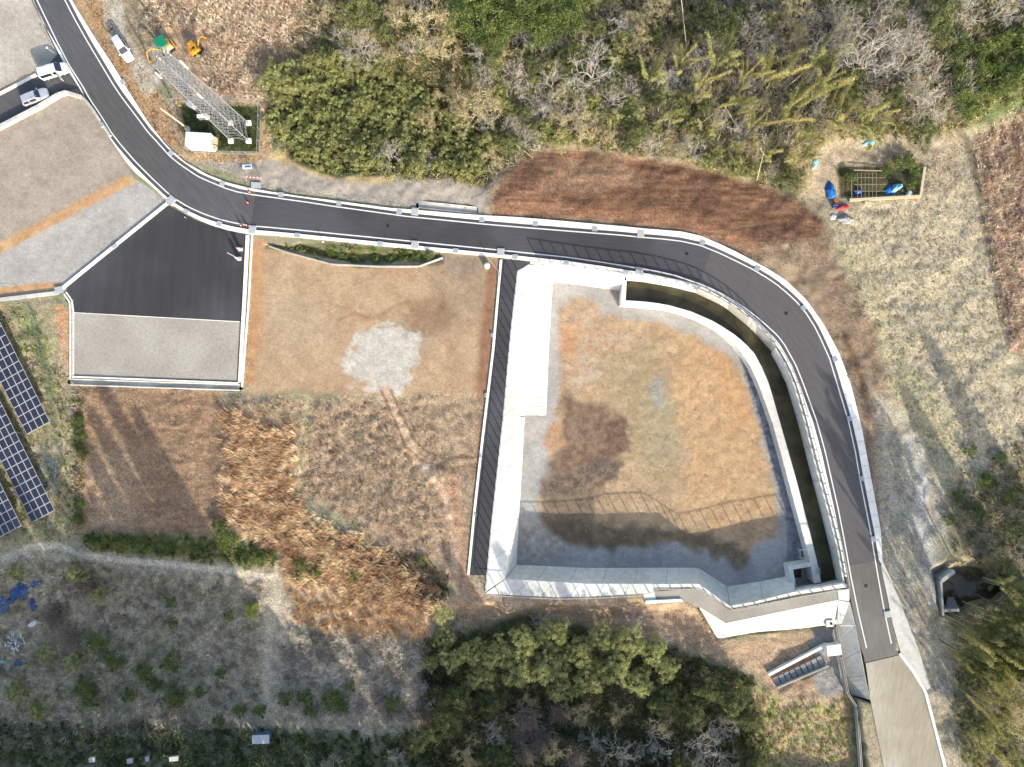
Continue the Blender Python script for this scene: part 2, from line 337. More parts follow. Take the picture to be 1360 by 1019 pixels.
SMOOTH = [[(-80,-80),(70,-80),(120,100),(240,262),(225,268),(85,385),(-80,410)], [(332,300),(662,340),(650,520),(332,525)], [(690,360),(1100,360),(1100,800),(680,800)], [(345,205),(440,235),(640,250),(650,285),(300,235)]]
def grain(px, py):
    g = np.ones(px.shape)
    for p in SMOOTH: g = g*(1-0.68*sm(sdf(px, py, p), 4))
    return g
def paint(px, py, regs, base, seed=0):
    c = np.zeros(px.shape + (3,)); c[:] = lin(base)
    for i, r in enumerate(regs):
        poly, c1, c2, soft, wob, ns = r[:6]; amt = r[6] if len(r) > 6 else 1.0
        wx = px + (fbm(px/14, py/14, seed+i*5, 3)-0.5)*2*wob; wy = py + (fbm(px/14, py/14, seed+i*5+90, 3)-0.5)*2*wob
        if isinstance(poly[0], (int, float)): d = stripdist(wx, wy, poly[1])-poly[0]
        else: d = sdf(wx, wy, poly)
        m = (sm(d, soft)*amt)[..., None]
        nx_, ny_ = ns if isinstance(ns, tuple) else (ns, ns)
        t = np.clip((fbm(px/nx_, py/ny_, seed+i*7+3, 5)-0.35)/0.3, 0, 1)[..., None]
        cc = lin(c1)*(1-t) + lin(c2)*t; c = c*(1-m) + cc*m
    g = c.mean(-1, keepdims=True); c = c*0.90 + g*0.10
    gr = grain(px, py)[..., None]; c = c*(1+gr*0.42*(vn(px/1.7, py/1.7, seed+5)[..., None]-.5))*(1+0.34*(fbm(px/7, py/7, seed+8, 5)[..., None]-.5))
    return np.concatenate([c/M, gr], -1)
REG = [
    ([(-400,-400),(1800,-400),(1800,1600),(-400,1600)], (175,160,132), (150,148,112), 5, 0, 30),
    (WOODS, (112,100,78), (92,96,62), 6, 5, 14),
    ([(170,-100),(440,-100),(430,40),(390,110),(350,140),(250,128),(205,75),(180,20)], (208,172,138), (168,140,112), 5, 4, 8),
    ([(130,-100),(175,-100),(215,60),(260,90),(250,130),(205,110),(175,60)], (165,150,120), (140,125,100), 4, 4, 8),
    ([(105,-100),(130,-100),(165,60),(200,110),(240,160),(245,205),(200,180),(150,95),(95,0)], (170,140,108), (185,150,110), 2, 3, 12),
    ([(122,-100),(158,-100),(166,40),(186,72),(214,108),(205,125),(192,130),(180,110),(170,80),(148,60),(138,20)], (192,182,162), (178,166,146), 2, 1.5, 15),
    ([(235,205),(300,228),(345,250),(440,262),(555,277),(640,283),(655,262),(640,250),(590,240),(520,242),(440,238),(395,214),(375,205),(350,212),(300,212)], (178,166,150), (160,152,140), 2, 2, 12),
    ([(345,205),(378,203),(440,233),(520,237),(515,244),(440,240)], (205,175,125), (185,165,105), 3, 2, 8),
    ([(228,128),(348,135),(362,205),(340,215),(245,212)], (200,170,128), (175,150,110), 3, 2, 10),
    ([(240,138),(346,141),(344,203),(250,202)], (92,98,62), (70,78,45), 1.5, 1, 8),
    # lots on the left
    ([(-300,-300),(20,-300),(60,40),(104,118),(70,118),(0,150),(-300,300)], (196,188,172), (184,174,158), 1, 0, 30),
    ([(-300,160),(0,118),(60,85),(62,92),(0,128),(-300,180)], (205,180,145), (195,165,130), 1.5, 1, 12),
    ([(-300,300),(0,168),(85,125),(110,128),(180,240),(0,330),(-300,480)], (180,166,148), (168,156,140), 1, 0, 30),
    ([(-300,480),(0,336),(180,238),(225,268),(85,385),(0,400),(-300,420)], (186,181,172), (176,170,160), 1, 0, 22),
    ([(-300,480),(0,322),(165,234),(180,238),(176,244),(0,338),(-300,500)], (210,170,122), (200,155,105), 1.5, 1.5, 12),
    ([(-300,400),(0,382),(75,374),(84,382),(75,384),(0,394),(-300,410)], (210,165,115), (195,150,105), 1.5, 1, 12),
    # solar ground
    ([(-300,402),(60,402),(100,420),(108,505),(112,600),(108,706),(60,725),(-300,760)], (162,158,112), (178,160,130), 3, 3, 7),
    ([(8,408),(46,404),(58,440),(70,500),(60,505),(30,440)], (134,144,86), (152,150,110), 3, 6, 7),
    ([(72,404),(96,412),(94,505),(84,500)], (190,165,140), (200,150,105), 2, 1, 9),
    ([(88,410),(97,414),(97,498),(90,498)], (212,165,115), (200,155,105), 1.5, 0.5, 9),
    ([(42,600),(62,590),(80,620),(78,660),(62,650),(48,625)], (140,160,160), (165,155,140), 6, 6, 6, 0.7),
    # brown field
    ([(102,508),(296,518),(298,600),(290,712),(104,710)], (168,138,106), (148,118, 90), 4, 3, (26,4)),
    ([(112,618),(180,600),(180,700),(112,705)], (192,166,132), (176,148,116), 18, 5, 12, 0.7),
    # beige lot
    ([(330,312),(360,322),(430,348),(500,353),(590,345),(662,345),(645,530),(560,528),(440,520),(330,524)], (196,166,128), (182,150,114), 6, 10, 20),
    ([(338,360),(400,380),(450,420),(440,480),(360,470)], (196,172,138), (184,162,132), 22, 12, 20, 0.6),
    ([(560,345),(640,345),(655,380),(640,420),(560,470),(520,430),(580,400)], (178,154,124), (160,136,108), 14, 14, 12, 0.85),
    ([(595,340),(640,342),(640,368),(610,375),(595,360)], (150,130,108), (165,145,122), 6, 5, 8),
    ([(540,400),(590,395),(600,430),(575,450),(545,435)], (158,126,94), (140,108,80), 8, 12, 5, 0.7),
    ([(450,480),(462,462),(480,440),(500,435),(515,422),(545,435),(562,452),(560,480),(540,505),(525,532),(505,528),(498,515),(470,512)], (210,204,190), (194,186,170), 2, 15, 7, 0.95),
    ([(335,318),(352,322),(350,420),(338,510),(322,512)], (204,156,106), (190,142,94), 5, 3, 12, 0.8),
    ([(645,352),(662,345),(652,470),(640,600),(628,760),(600,770),(618,640),(634,500)], (165,122,92), (150,108,80), 4, 3, 12),
    # furrowed field and margins
    ([(300,528),(560,528),(640,525),(628,765),(595,770),(560,760),(480,705),(395,650),(300,560)], (184,158,126), (152,130,104), 9, 8, 6),
    ([(302,545),(392,570),(392,640),(410,690),(560,765),(590,800),(560,860),(380,790),(340,712),(290,690)], (190,152,112), (158,126,94), 8, 9, 7),
    ((7, [(512,520),(525,550),(543,590),(565,625),(595,660),(605,720),(612,775)]), (208,180,148), (190,160,128), 5, 5, 8), ((1.6, [(507,520),(521,552),(538,592),(560,612),(590,622),(640,618)]), (132,98,70), (150,114,84), 1, 1.5, 8, 0.95), ((1.6, [(519,518),(532,548),(550,585),(566,600),(592,610),(640,606)]), (132,98,70), (150,114,84), 1, 1.5, 8, 0.95), ((1.2, [(560,630),(585,660),(596,715),(601,790)]), (150,116,88), (160,124,94), 1, 1, 8, 0.7), ((1.2, [(574,624),(600,660),(611,715),(614,790)]), (150,116,88), (160,124,94), 1, 1, 8, 0.7), ((1.2, [(640,352),(604,388),(565,415),(535,430),(500,436)]), (170,140,112), (158,130,104), 1, 1.5, 8, 0.7), ((1.2, [(648,360),(612,398),(572,425),(540,442)]), (170,140,112), (158,130,104), 1, 1.5, 8, 0.7), ((1.5, [(450,425),(470,415),(490,425),(520,410),(545,400)]), (160,124,92), (150,114,84), 2, 3, 8, 0.8),
    ((7, [(600,640),(610,700),(616,770),(640,800)]), (190,152,118), (178,135,105), 4, 1.5, 12),
    ((6, [(410,528),(402,600),(393,660)]), (175,165,120), (185,165,130), 2, 1, 12),
    # lower left
    ([(-300,720),(100,735),(350,765),(380,790),(560,850),(590,900),(600,1100),(-300,1100)], (200,184,156), (164,152,124), 8, 7, 6),
    ([(110,835),(250,850),(250,930),(100,940)], (134,144,90), (176,162,134), 14, 14, 7, 0.6),
    ([(100,708),(290,712),(370,730),(365,752),(220,742),(110,728)], (120,130,75), (150,140,100), 4, 4, 8),
    ([(392,778),(575,800),(565,850),(480,850),(385,820)], (232,206,168), (208,176,136), 6, 6, 8),  # pale band: sunlight on the reeds is painted into the ground colour
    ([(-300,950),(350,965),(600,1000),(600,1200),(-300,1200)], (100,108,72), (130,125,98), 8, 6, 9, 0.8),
    ((4.2, [(-40,765),(10,740),(40,727),(75,724),(110,738),(200,748),(300,758),(350,765),(372,768)]), (222,208,180), (206,192,164), 1.5, 1.5, 8),
    ((6, [(372,735),(368,780),(356,850),(352,950)]), (216,202,172), (194,180,150), 2, 2, 6), ((1.3, [(378,740),(373,780),(362,850),(358,950)]), (198,186,160), (180,168,144), 1.2, 2, 9), ((1.3, [(366,750),(361,785),(350,850),(346,950)]), (198,186,160), (180,168,144), 1.2, 2, 9),
    # below the basin
    ([(600,790),(860,793),(940,812),(962,852),(1100,833),(1130,850),(1135,935),(1040,930),(1000,890),(880,850),(700,812),(600,840)], (196,166,130), (168,142,112), 6, 6, (20,5)),
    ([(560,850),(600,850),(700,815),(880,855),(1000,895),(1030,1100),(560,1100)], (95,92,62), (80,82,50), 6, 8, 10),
    ([(1000,905),(1050,935),(1138,930),(1146,1100),(1000,1100)], (170,168,105), (190,160,125), 5, 5, 8),
    ([(1080,838),(1115,835),(1125,920),(1090,925),(1075,890)], (165,162,155), (150,146,138), 3, 4, 7),
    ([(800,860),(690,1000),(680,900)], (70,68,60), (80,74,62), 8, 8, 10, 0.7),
    # cut slope and right field
    ([(1100,285),(1180,262),(1285,178),(1345,440),(1370,560),(1370,640),(1280,660),(1220,600),(1170,470)], (196,182,152), (180,168,136), 7, 6, (14,4)),
    ([(1105,330),(1150,330),(1190,440),(1260,560),(1280,660),(1240,640),(1180,540),(1140,430)], (166,164,118), (186,174,138), 12, 10, 12, 0.8),
    ([(648,260),(690,212),(740,196),(800,202),(900,217),(1000,240),(1060,262),(1096,295),(1105,320),(1130,370),(1165,440),(1190,560),(1200,640),(1182,760),(1160,760),(1120,560),(1080,440),(1030,385),(960,340),(880,315),(780,300),(650,292)], (160,140,114), (136,114,90), 7, 7, 9),
    ([(652,262),(690,214),(740,198),(800,203),(900,218),(1000,242),(1055,264),(1092,292),(1085,318),(1030,322),(985,338),(930,312),(850,300),(760,292),(655,290)], (114,80,60), (144,110,84), 5, 5, (26,2.6)),
    ([(700,262),(780,250),(900,252),(1000,270),(1060,296),(1080,312),(1000,318),(900,290),(780,278)], (100,70,52), (130,96,72), 7, 8, (30,2.2), 0.85),
    ([(745,206),(830,214),(850,240),(780,255),(725,245)], (172,142,112), (146,114,88), 12, 12, (24,3), 0.7),
    ([(1075,330),(1120,380),(1150,440),(1165,520),(1150,560),(1125,480),(1090,410)], (138,114,90), (158,134,108), 9, 7, 8, 0.7),
    ((3, [(1120,440),(1142,500),(1158,560),(1160,640),(1168,700)]), (150,112,82), (120,92,66), 3, 2, 12),
    ([(1160,520),(1200,540),(1240,600),(1262,690),(1250,750),(1262,800),(1270,900),(1284,1060),(1262,1060),(1232,920),(1190,860),(1178,760),(1165,660)], (186,177,154), (166,155,132), 9, 6, (8,24)),
    ((7, [(1212,588),(1225,640),(1222,700),(1236,745),(1240,800)]), (206,202,190), (184,176,162), 5, 5, 12, 0.8),
    ([(1290,182),(1500,120),(1500,480),(1345,470),(1310,330)], (205,170,140), (160,130,105), 4, 3, 7),
    ((5, [(1268,165),(1285,190),(1302,260),(1318,340),(1332,430)]), (120,112,88), (140,130,105), 2, 1.5, 12),
    ([(1275,60),(1500,20),(1500,100),(1290,170),(1265,130)], (110,124,74), (94,106,60), 6, 5, 8),
    ([(1262,660),(1370,600),(1600,560),(1600,1200),(1285,1200),(1270,900),(1262,810),(1300,800),(1290,740),(1260,720)], (132,124,94), (150,138,108), 14, 12, 9),
    ([(1080,180),(1235,180),(1280,185),(1275,250),(1225,265),(1215,222),(1110,222),(1095,262),(1060,262)], (182,165,138), (165,150,122), 4, 4, 10),
    ([(1110,222),(1220,222),(1220,258),(1116,262)], (95,82,62), (78,84,50), 1.5, 1, 8),
    ([(1188,0),(1230,0),(1235,40),(1200,50)], (135,128,112), (120,112,95), 8, 6, 10),
    ([(360,328),(430,342),(500,347),(585,340),(560,334),(430,322)], (95,105,55), (125,115,85), 2, 1.5, 8),
    ([(1253,762),(1310,760),(1305,790),(1253,806)], (60,55,42), (50,46,36), 3, 2, 8),
]
def axis(lo, hi, step, far):
    a = list(np.arange(lo, hi+0.01, step)); s = step
    x = hi
    while x < far: s *= 1.25; x += s; a.append(x)
    s = step; x = lo
    while x > -far: s *= 1.25; x -= s; a.insert(0, x)
    return np.array(a)
GX = axis(-20, 1380, 2.5, 20000); GY = axis(-20, 1040, 2.5, 20000)
px, py = np.meshgrid(GX, GY)
zz = Z(px.ravel(), py.ravel()).reshape(px.shape)
# furrows and ridges cut into the fields
f1 = sm(sdf(px, py, [(400,535),(560,530),(600,640),(600,720),(480,690),(395,640)]), 6); zz += f1*(0.30*(vn(px/6, py/6, 77)-0.5)+0.02*np.sin(px*2*np.pi/11+fbm(px/20, py/20, 9, 2)*4))
f2 = sm(sdf(px, py, [(104,512),(294,520),(288,710),(106,706)]), 5); zz += f2*(0.012*np.sin(py*2*np.pi/9 + fbm(px/30, py/30, 12, 2)*5)+0.06*(vn(px/4,py/4,78)-.5))
f3 = sm(sdf(px, py, [(1290,200),(1500,120),(1500,470),(1345,470),(1310,330)]), 8); zz += f3*0.4*(fbm(px/7, py/14, 15, 3)-0.5)
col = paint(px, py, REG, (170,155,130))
s = K*(H-zz)/H; V = np.stack([(px-CX)*s, (CY-py)*s, zz], -1).reshape(-1, 3)
ny, nx = px.shape; idx = np.arange(ny*nx).reshape(ny, nx)
F = np.stack([idx[:-1, :-1], idx[1:, :-1], idx[1:, 1:], idx[:-1, 1:]], -1).reshape(-1, 4)
GUT_HOLES = []
def open_drain_zone(line, w):   # registers the cut
    GUT_HOLES.append((line, w))
open_drain_zone([(94,508),(318,516)], 3.5)
open_drain_zone([(556,273),(632,278)], 4)
open_drain_zone([(88,392),(95,410),(95,502)], 2.0)
fx = (px[:-1, :-1]+px[1:, 1:])/2; fy = (py[:-1, :-1]+py[1:, 1:])/2
kill = inside(fx, fy, HOLE) | inside(fx, fy, STREAM)
for line, w in GUT_HOLES: kill |= stripdist(fx, fy, line) < w
F = F[~kill.ravel()]
tag(np_mesh('ground', V, F, MT['ground'], col.reshape(-1, 4), smooth=True), kind='structure')

# ---------------------------------------------------------------- roads
def zround(line): return line
Ld = resample(L_LINE, 260); Rm = match(R_LINE, Ld)
road = empty('road', kind='structure')
def road_part(name, x0, x1, z, m, grow=6.5):
    L = offset(Ld, grow); R = match(offset(np.array(resample(R_LINE, 400)), -grow), Ld)
    sel = [i for i in range(len(Ld)) if x0 <= i <= x1]
    return strip_mesh(name, L[sel], R[sel], z, z, MT[m], road)
i331 = int(np.argmin(np.abs(Ld[:, 0]-331))); i880 = int(np.argmin(np.hypot(Ld[:, 0]-1128, Ld[:, 1]-755)))
iy = int(np.argmin(np.hypot(Ld[:, 0]-930, Ld[:, 1]-377)))
road_part('worn_asphalt', 0, i331, 0.0, 'asphalt_worn'); road_part('fresh_asphalt', i331, iy, 0.0, 'asphalt')
MT['asphalt_mid'] = mat('asphalt_mid', (98, 95, 95), 0.85, 0.15, 1.0, 0.01, 30, c2=(96, 93, 92), streak=(-0.9, 0.3, 2.2))
road_part('bend_asphalt', iy, i880, 0.0, 'asphalt_mid')
road_part('lower_asphalt', i880, 259, 0.0, 'asphalt_end')
sheet('lower_asphalt', [(1134,830),(1146,834),(1184,834),(1188,846),(1196,869),(1150,880),(1142,858)], -0.006, MT['asphalt_end'], road)
def line_strip(pts, w, z, name='edge_line'):
    a = offset(pts, w/2); b = offset(pts, -w/2); return strip_mesh(name, a, b, z, z, MT['paint'], road)
line_strip(resample(L_LINE[:-1], 240), 1.5, 0.008); line_strip(resample(R_LINE[:-1], 240), 1.5, 0.008)
line_strip(resample([(1140,814),(1151,861)], 5), 1.5, 0.012); line_strip(resample([(1175,814),(1184,855)], 5), 1.5, 0.012)
sheet('gravel_track', [(1150,881),(1196,870),(1226,915),(1236,930),(1262,1060),(1182,1060),(1156,930)], -0.02, mat('track_grit', (186,179,161), 0.9, 0.16, 1.4, 0.02, 9, c2=(168,159,138), streak=(1.4, 0.3, 1.5)), road)
def manhole(x, y, r=0.32, ring=False):
    mb = MB(); c = P(x, y, 0)
    pts = [(c[0]+r*math.cos(t*math.pi/8), c[1]+r*math.sin(t*math.pi/8)) for t in range(16)]
    mb.prism(pts, 0.0, 0.014); mb.build('manhole_cover', MT['grate_dark'], road)
    mb = MB(); r2 = r*0.7
    mb.prism([(c[0]+r2*math.cos(t*math.pi/4), c[1]+r2*math.sin(t*math.pi/4)) for t in range(8)], 0.014, 0.02); mb.build('manhole_cover', MT['dark'], road)
MT['grate_dark'] = mat('iron_cover', (55, 58, 62), 0.6, 0.1, 5)
for p in ((515,300),(912,337),(1044,416),(1150,778)): manhole(*p)

def blocks(name, A, B, z0, z1, m, parent, step=16.5, gap=0.18, chamfer=0.0):
    """rows of precast blocks between two paired polylines, each its own object"""
    n = max(1, int(round(length(A)/step))); A = resample(A, n*6+1); B = resample(B, n*6+1) if len(B) != len(A) else B
    Bm = match(B, A)
    for k in range(n):
        a = A[k*6:k*6+7].copy(); b_ = Bm[k*6:k*6+7].copy()
        for q in (a, b_):
            d = q[1]-q[0]; q[0] = q[0] + d/ (np.hypot(*d)+1e-6)*gap; d = q[-1]-q[-2]; q[-1] = q[-1]-d/(np.hypot(*d)+1e-6)*gap
        poly = [P(x, y, z1)[:2] for x, y in a[::2]] + [P(x, y, z1)[:2] for x, y in b_[::-2]]
        mb = MB(); mb.prism(poly, z0, z1); mb.build(name, m, parent)
def grating(x, y, ang, parent, w=0.85, d=0.75, z=0.13):
    c = P(x, y, z); mb = MB(); mb.box((c[0], c[1], z), (w, d, 0.02), ang)
    ca, sa = math.cos(ang), math.sin(ang)
    for k in range(6):
        u = (k-2.5)*w/6.2; mb.box((c[0]+u*ca, c[1]+u*sa, z+0.02), (w/14, d*0.94, 0.022), ang)
    mb.build('drain_grating', MT['grate'], parent)
kerb_n = tag(empty('concrete_gutter'), kind='structure'); kerb_s = tag(empty('concrete_gutter'), kind='structure')
Rin = offset(np.array(resample(R_LINE, 400)), -5.0)[5:-25]
blocks('gutter_block', resample(R_OUT, 300), Rin, -0.2, 0.12, MT['concrete'], kerb_n)
Lin = offset(np.array(resample([p for p in L_LINE if p[0] < 802], 300)), 5.0)
blocks('gutter_block', Lin, resample(L_OUT, 300), -0.2, 0.12, MT['concrete'], kerb_s)
# walkway between road and channel
wk = [p for p in L_LINE if p[0] >= 796 and p[1] < 790]
Lin2 = offset(np.array(resample(wk, 300)), 5.0)
walk = tag(empty('basin_walkway'), kind='structure')
blocks('paving_slab', Lin2, resample([(798,358)] + [(828,361)] + [(x+1.5, y-1) for x, y in CREST_CH[1:]], 300), -0.3, 0.12, MT['concrete'], walk, 15)
for x, y, a in ((373,258.5,-7),(450,270,-8),(530,281.5,-7),(640,292,-5),(711,297,-4),(790,304,-4),(933,322,-18),(1006,356,-30),(1067,409,-50),(1109,477,-65),(1128,556,-72),(1144,636,-76),(1160,716,-78),(163,109,-57),(295,244,-15),(227,203,-40)):
    grating(x, y, math.radians(a), kerb_n, z=0.135)
for x, y, a in ((291,297,-15),(395,312.5,-5),(505,323.5,-5),(605,333,-5),(247,281,-28),(752,349,-7),(831,362,-8),(925,382,-20),(684,341,-5)):
    grating(x, y, math.radians(a), kerb_s, z=0.135)
# square catch-basin covers spanning gutter and shoulder
for x, y, a, sz in ((335,305,-5,1.15),(551,325,-5,1.15),(665,335,-5,1.15),(849,360,-10,1.15),(551,281,-5,1.1),(851,311,-4,1.1),(227,266,-40,1.25),(1179,816,-78,1.0)):
    c = P(x, y, 0.14); mb = MB(); mb.box((c[0], c[1], 0.03), (sz, sz*1.05, 0.24), math.radians(a)); mb.box((c[0], c[1], 0.16), (sz*0.8, sz*0.85, 0.03), math.radians(a), 1)
    mb.build('catch_basin', [MT['concrete_old'], MT['grate']], kerb_s)

# side lane with its two kerbs, asphalt lot and ramp strip
lane = tag(empty('side_lane'), kind='structure')
sheet('lane_asphalt', [(-60,148),(0,121),(58,93),(78,70),(104,118),(86,120),(60,136),(0,165),(-60,192)], -0.01, MT['asphalt_worn'], lane)
def kerb(line, w, z0, z1, m, parent, name='kerb_block', step=17): blocks(name, offset(resample(line, 80), w/2), offset(resample(line, 80), -w/2), z0, z1, m, parent, step)
kerb([(-60,152),(0,124),(48,99)], 4, -0.3, 0.12, MT['concrete'], lane)
lot = tag(empty('asphalt_lot'), kind='structure')
sheet('lot_asphalt', [(88,383),(221,272),(235,280),(262,294),(290,303),(325,310),(324,340),(320,428),(97,414)], 0.0, MT['asphalt_lot'], lot)
kerb([(82,383),(222,270)], 4.2, -0.3, 0.14, MT['concrete'], lot)
kerb([(97,415.3),(319,427.5)], 0.9, -0.1, 0.035, MT['concrete'], lot, 'edging_strip', 40)
kerb([(328.5,312),(324,400),(318,508)], 4.2, -0.3, 0.16, MT['concrete'], lot)
kerb([(334.5,312),(330,400),(321,514)], 2.2, -0.4, 0.10, MT['concrete'], lot)
sheet('lot_gravel', [(97,416),(318,428),(314,506),(97,499)], -0.005, mat('lot_gravel', (184,178,166), 0.95, 0.2, 2.2, 0.02, 14, c2=(172,164,152)), lot)
cov = []
for x, y, a in ((78,385,10),(152,327,38)):
    c = P(x, y, 0.2); mb = MB(); mb.box((c[0], c[1], 0.1), (1.3 if x < 100 else .9, 1.0 if x < 100 else .55, 0.22), math.radians(a)); mb.build('catch_basin', MT['grate'], lot)
def drain(line, w, depth, coping, parent, m='concrete_wall', zt=0.10):
    """open concrete drain: two side walls with coping, floor, all blocks"""
    n = 60; c = resample(line, n)
    for sgn in (1, -1):
        blocks('drain_wall', offset(c, sgn*w/2), offset(c, sgn*(w/2+coping)), -depth-0.1, zt, MT[m], parent, 34)
    strip_mesh('drain_floor', offset(c, w/2+0.3), offset(c, -w/2-0.3), -depth, -depth, MT['concrete_old'], parent)
    e0, e1 = c[0], c[-1]
d1 = tag(empty('open_drain', label='long open concrete drain along the lower edge of the square gravel lot', cat='drain'))
drain([(93,507.5),(318,515)], 6, 0.45, 1.6, d1)
kerb([(96,500.5),(316,509)], 2.2, -0.3, 0.16, MT['concrete'], d1)
d2 = tag(empty('open_drain', label='narrow open drain down the left side of the asphalt lot', cat='drain'))
drain([(86,389),(95,402),(95,504)], 1.6, 0.6, 2.2, d2)
d3 = tag(empty('roadside_sump', label='short blue-grey concrete sump beside the road, above the beige building lot', cat='drain'))
drain([(556,271.5),(634,279.5)], 8, 0.32, 0.7, d3, 'concrete_old', -0.02)
d4 = tag(empty('edging_wall', label='thin curved kerb round the strip of green weeds beside the road', cat='wall'))
kerb([(357,327),(380,335),(440,351),(500,354),(556,354),(588,342)], 1.8, -1.2, 0.22, MT['concrete_old'], d4)
# lane wall with lower drain
w1 = tag(empty('retaining_wall', label='angled pale concrete wall between the parked cars and the gravel lot', cat='wall'))
blocks('wall_block', offset(resample([(-60,198),(0,167),(50,141),(83,121),(106,128)], 60), 2.0), offset(resample([(-60,198),(0,167),(50,141),(83,121),(106,128)], 60), -2.2), -0.4, 0.75, MT['concrete_old'], w1, 30)
blocks('wall_block', offset(resample([(106,126),(117,136),(135,163),(146,180)], 40), 2.5), offset(resample([(106,126),(117,136),(135,163),(146,180)], 40), -1.0), -0.4, 0.5, MT['concrete_old'], w1, 30)
w2 = tag(empty('retaining_wall', label='straight blue-grey wall between the gravel lot and the solar field', cat='wall'))
blocks('wall_block', offset(resample([(-60,404),(0,397),(76,388)], 30), 3.2), offset(resample([(-60,404),(0,397),(76,388)], 30), -1.5), -1.2, 0.2, MT['concrete_old'], w2, 30)
ramp = tag(empty('asphalt_path'), kind='structure')
sheet('path_asphalt', [(668,345),(702,348),(687,360),(678,440),(668,552),(652,700),(646,764),(623,764),(640,600),(655,470)], 0.0, MT['asphalt'], ramp)
kerb([(665.5,345),(655,465),(640,590),(630,680),(622,764)], 3.2, -0.3, 0.14, MT['concrete'], ramp)
for x, y in ((662.5,364),(653.5,445),(645,525),(638,605),(631,683)): grating(x, y, math.radians(-84), ramp, 0.7, 0.33, 0.155)

# ---------------------------------------------------------------- basin
basin = empty('retention_basin', P(680+180, 560, 0), label='large white concrete stormwater basin with sloping walls inside the road bend', cat='basin')
BL = Vector(basin.location)
def bp_(x, y, z): p = P(x, y, z); return (p[0]-BL.x, p[1]-BL.y, p[2]-BL.z)
def bfix(o): o.location = (-BL.x, -BL.y, -BL.z); return o     # children built in world coordinates
def slope(name, A, B, za, zb, m, step=38, thick=0.25, th_dir=None):
    """panelled sloping wall between crest A (px at za) and toe B (px at zb); za/zb scalars or (start,end)"""
    n = max(1, int(round(max(length(A), length(B))/step))); k = 4
    A = resample(A, n*k+1); B = resample(B, n*k+1)
    za = np.linspace(za[0], za[1], n*k+1) if isinstance(za, tuple) else np.full(n*k+1, za)
    zb = np.linspace(zb[0], zb[1], n*k+1) if isinstance(zb, tuple) else np.full(n*k+1, zb)
    PA = [Vector(P(A[i][0], A[i][1], za[i])) for i in range(n*k+1)]; PB = [Vector(P(B[i][0], B[i][1], zb[i])) for i in range(n*k+1)]
    core = MB()
    for j in range(n):
        a = PA[j*k:j*k+k+1]; b_ = PB[j*k:j*k+k+1]; a = [v.copy() for v in a]; b_ = [v.copy() for v in b_]
        for q in (a, b_):
            d = (q[1]-q[0]); d = d.normalized()*0.035 if d.length > 1e-6 else d; q[0] += d
            d = (q[-1]-q[-2]); d = d.normalized()*0.035 if d.length > 1e-6 else d; q[-1] -= d
        nrm = (a[1]-a[0]).cross(b_[0]-a[0]); nrm = nrm.normalized() if nrm.length > 1e-9 else Vector((0, 0, 1))
        if nrm.z < 0: nrm = -nrm
        dn = nrm*-thick
        mb = MB()
        for i in range(k):
            top = [a[i], b_[i], b_[i+1], a[i+1]]; bot = [p+dn for p in top]
            mb.face(top); mb.face(bot[::-1]); mb.face([a[i], a[i+1], a[i+1]+dn, a[i]+dn]); mb.face([b_[i], b_[i]+dn, b_[i+1]+dn, b_[i+1]])
        mb.face([a[0], a[0]+dn, b_[0]+dn, b_[0]]); mb.face([a[-1], b_[-1], b_[-1]+dn, a[-1]+dn])
        o = mb.build(name, m, basin, recalc=False); bfix(o)
        core.face([PA[j*k]+dn*0.3, PB[j*k]+dn*0.3, PB[j*k+k]+dn*0.3, PA[j*k+k]+dn*0.3])
    bfix(core.build('joint_filler', MT['concrete_old'], basin))
CW = MT['concrete_wall']
# crest slabs (left and bottom)
A = [(687,360),(678,440),(668,552),(652,700),(644,788)]; B = [(704,352),(692,440),(684,552),(671,769),(671,769)]
slope('crest_slab', [(687,360),(678,440),(668,552),(652,700),(644,787)], [(704,350),(692,440),(684,552),(675,700),(671,769)], 0.05, 0.05, CW, 40)
slope('crest_slab', [(644,788.5),(691,791),(738,793),(780,792.5),(853,788.5),(868,786)], [(671,769.5),(720,772),(780,775.5),(840,776),(868,776)], 0.05, 0.05, CW, 40)
slope('crest_slab', [(704,345),(717,347),(760,352),(800,358),(830,363)], [(704,350.5),(717,349.5),(760,356),(800,362),(830,366)], 0.06, 0.06, CW, 40)
# lit coping on the right part of lower crest
slope('coping', [(868,780),(928,779.5),(969,808.5),(1000,803),(1052,790.5),(1126,780)], [(868,776),(928,775.5),(969,805),(1000,799.5),(1052,787),(1122,775)], 0.12, 0.12, CW, 22)
# slopes
slope('wall_panel', [(684,552),(671,769)], [(697,554),(686,750)], 0.05, ZF, CW, 40)
slope('wall_panel', [(671,769),(780,775.5),(928,775.5)], [(686,750),(780,754.5),(927,754)], 0.05, ZF, CW, 40)
slope('wall_panel', [(928,775.5),(969,805)], [(927,754),(966,779)], 0.12, ZF, CW, 50)
slope('wall_panel', [(969,805),(1000,799.5),(1057,786)], [(966,779),(1000,774),(1052,764)], 0.12, ZF, CW, 45)
slope('wall_panel', [(719,349.5),(760,356),(800,362),(830,366)], [(734,374),(760,377.5),(800,383),(828,387)], 0.06, ZF, CW, 40)
# ramp
slope('ramp_wall', [(703,352),(692,440),(684,552)], [(704,352),(697,440),(697,553)], 0.04, (0.0, ZF), CW, 42)
slope('ramp_slab', [(704,352),(697,440),(697,552)], [(719,350),(721,440),(725,552)], (0.0, ZF+0.05), (0.0, ZF+0.05), CW, 12, 0.3)
slope('ramp_side', [(719,350),(721,440),(725,551)], [(734,374),(729,460),(725.5,552)], (0.02, ZF+0.06), ZF, CW, 42)
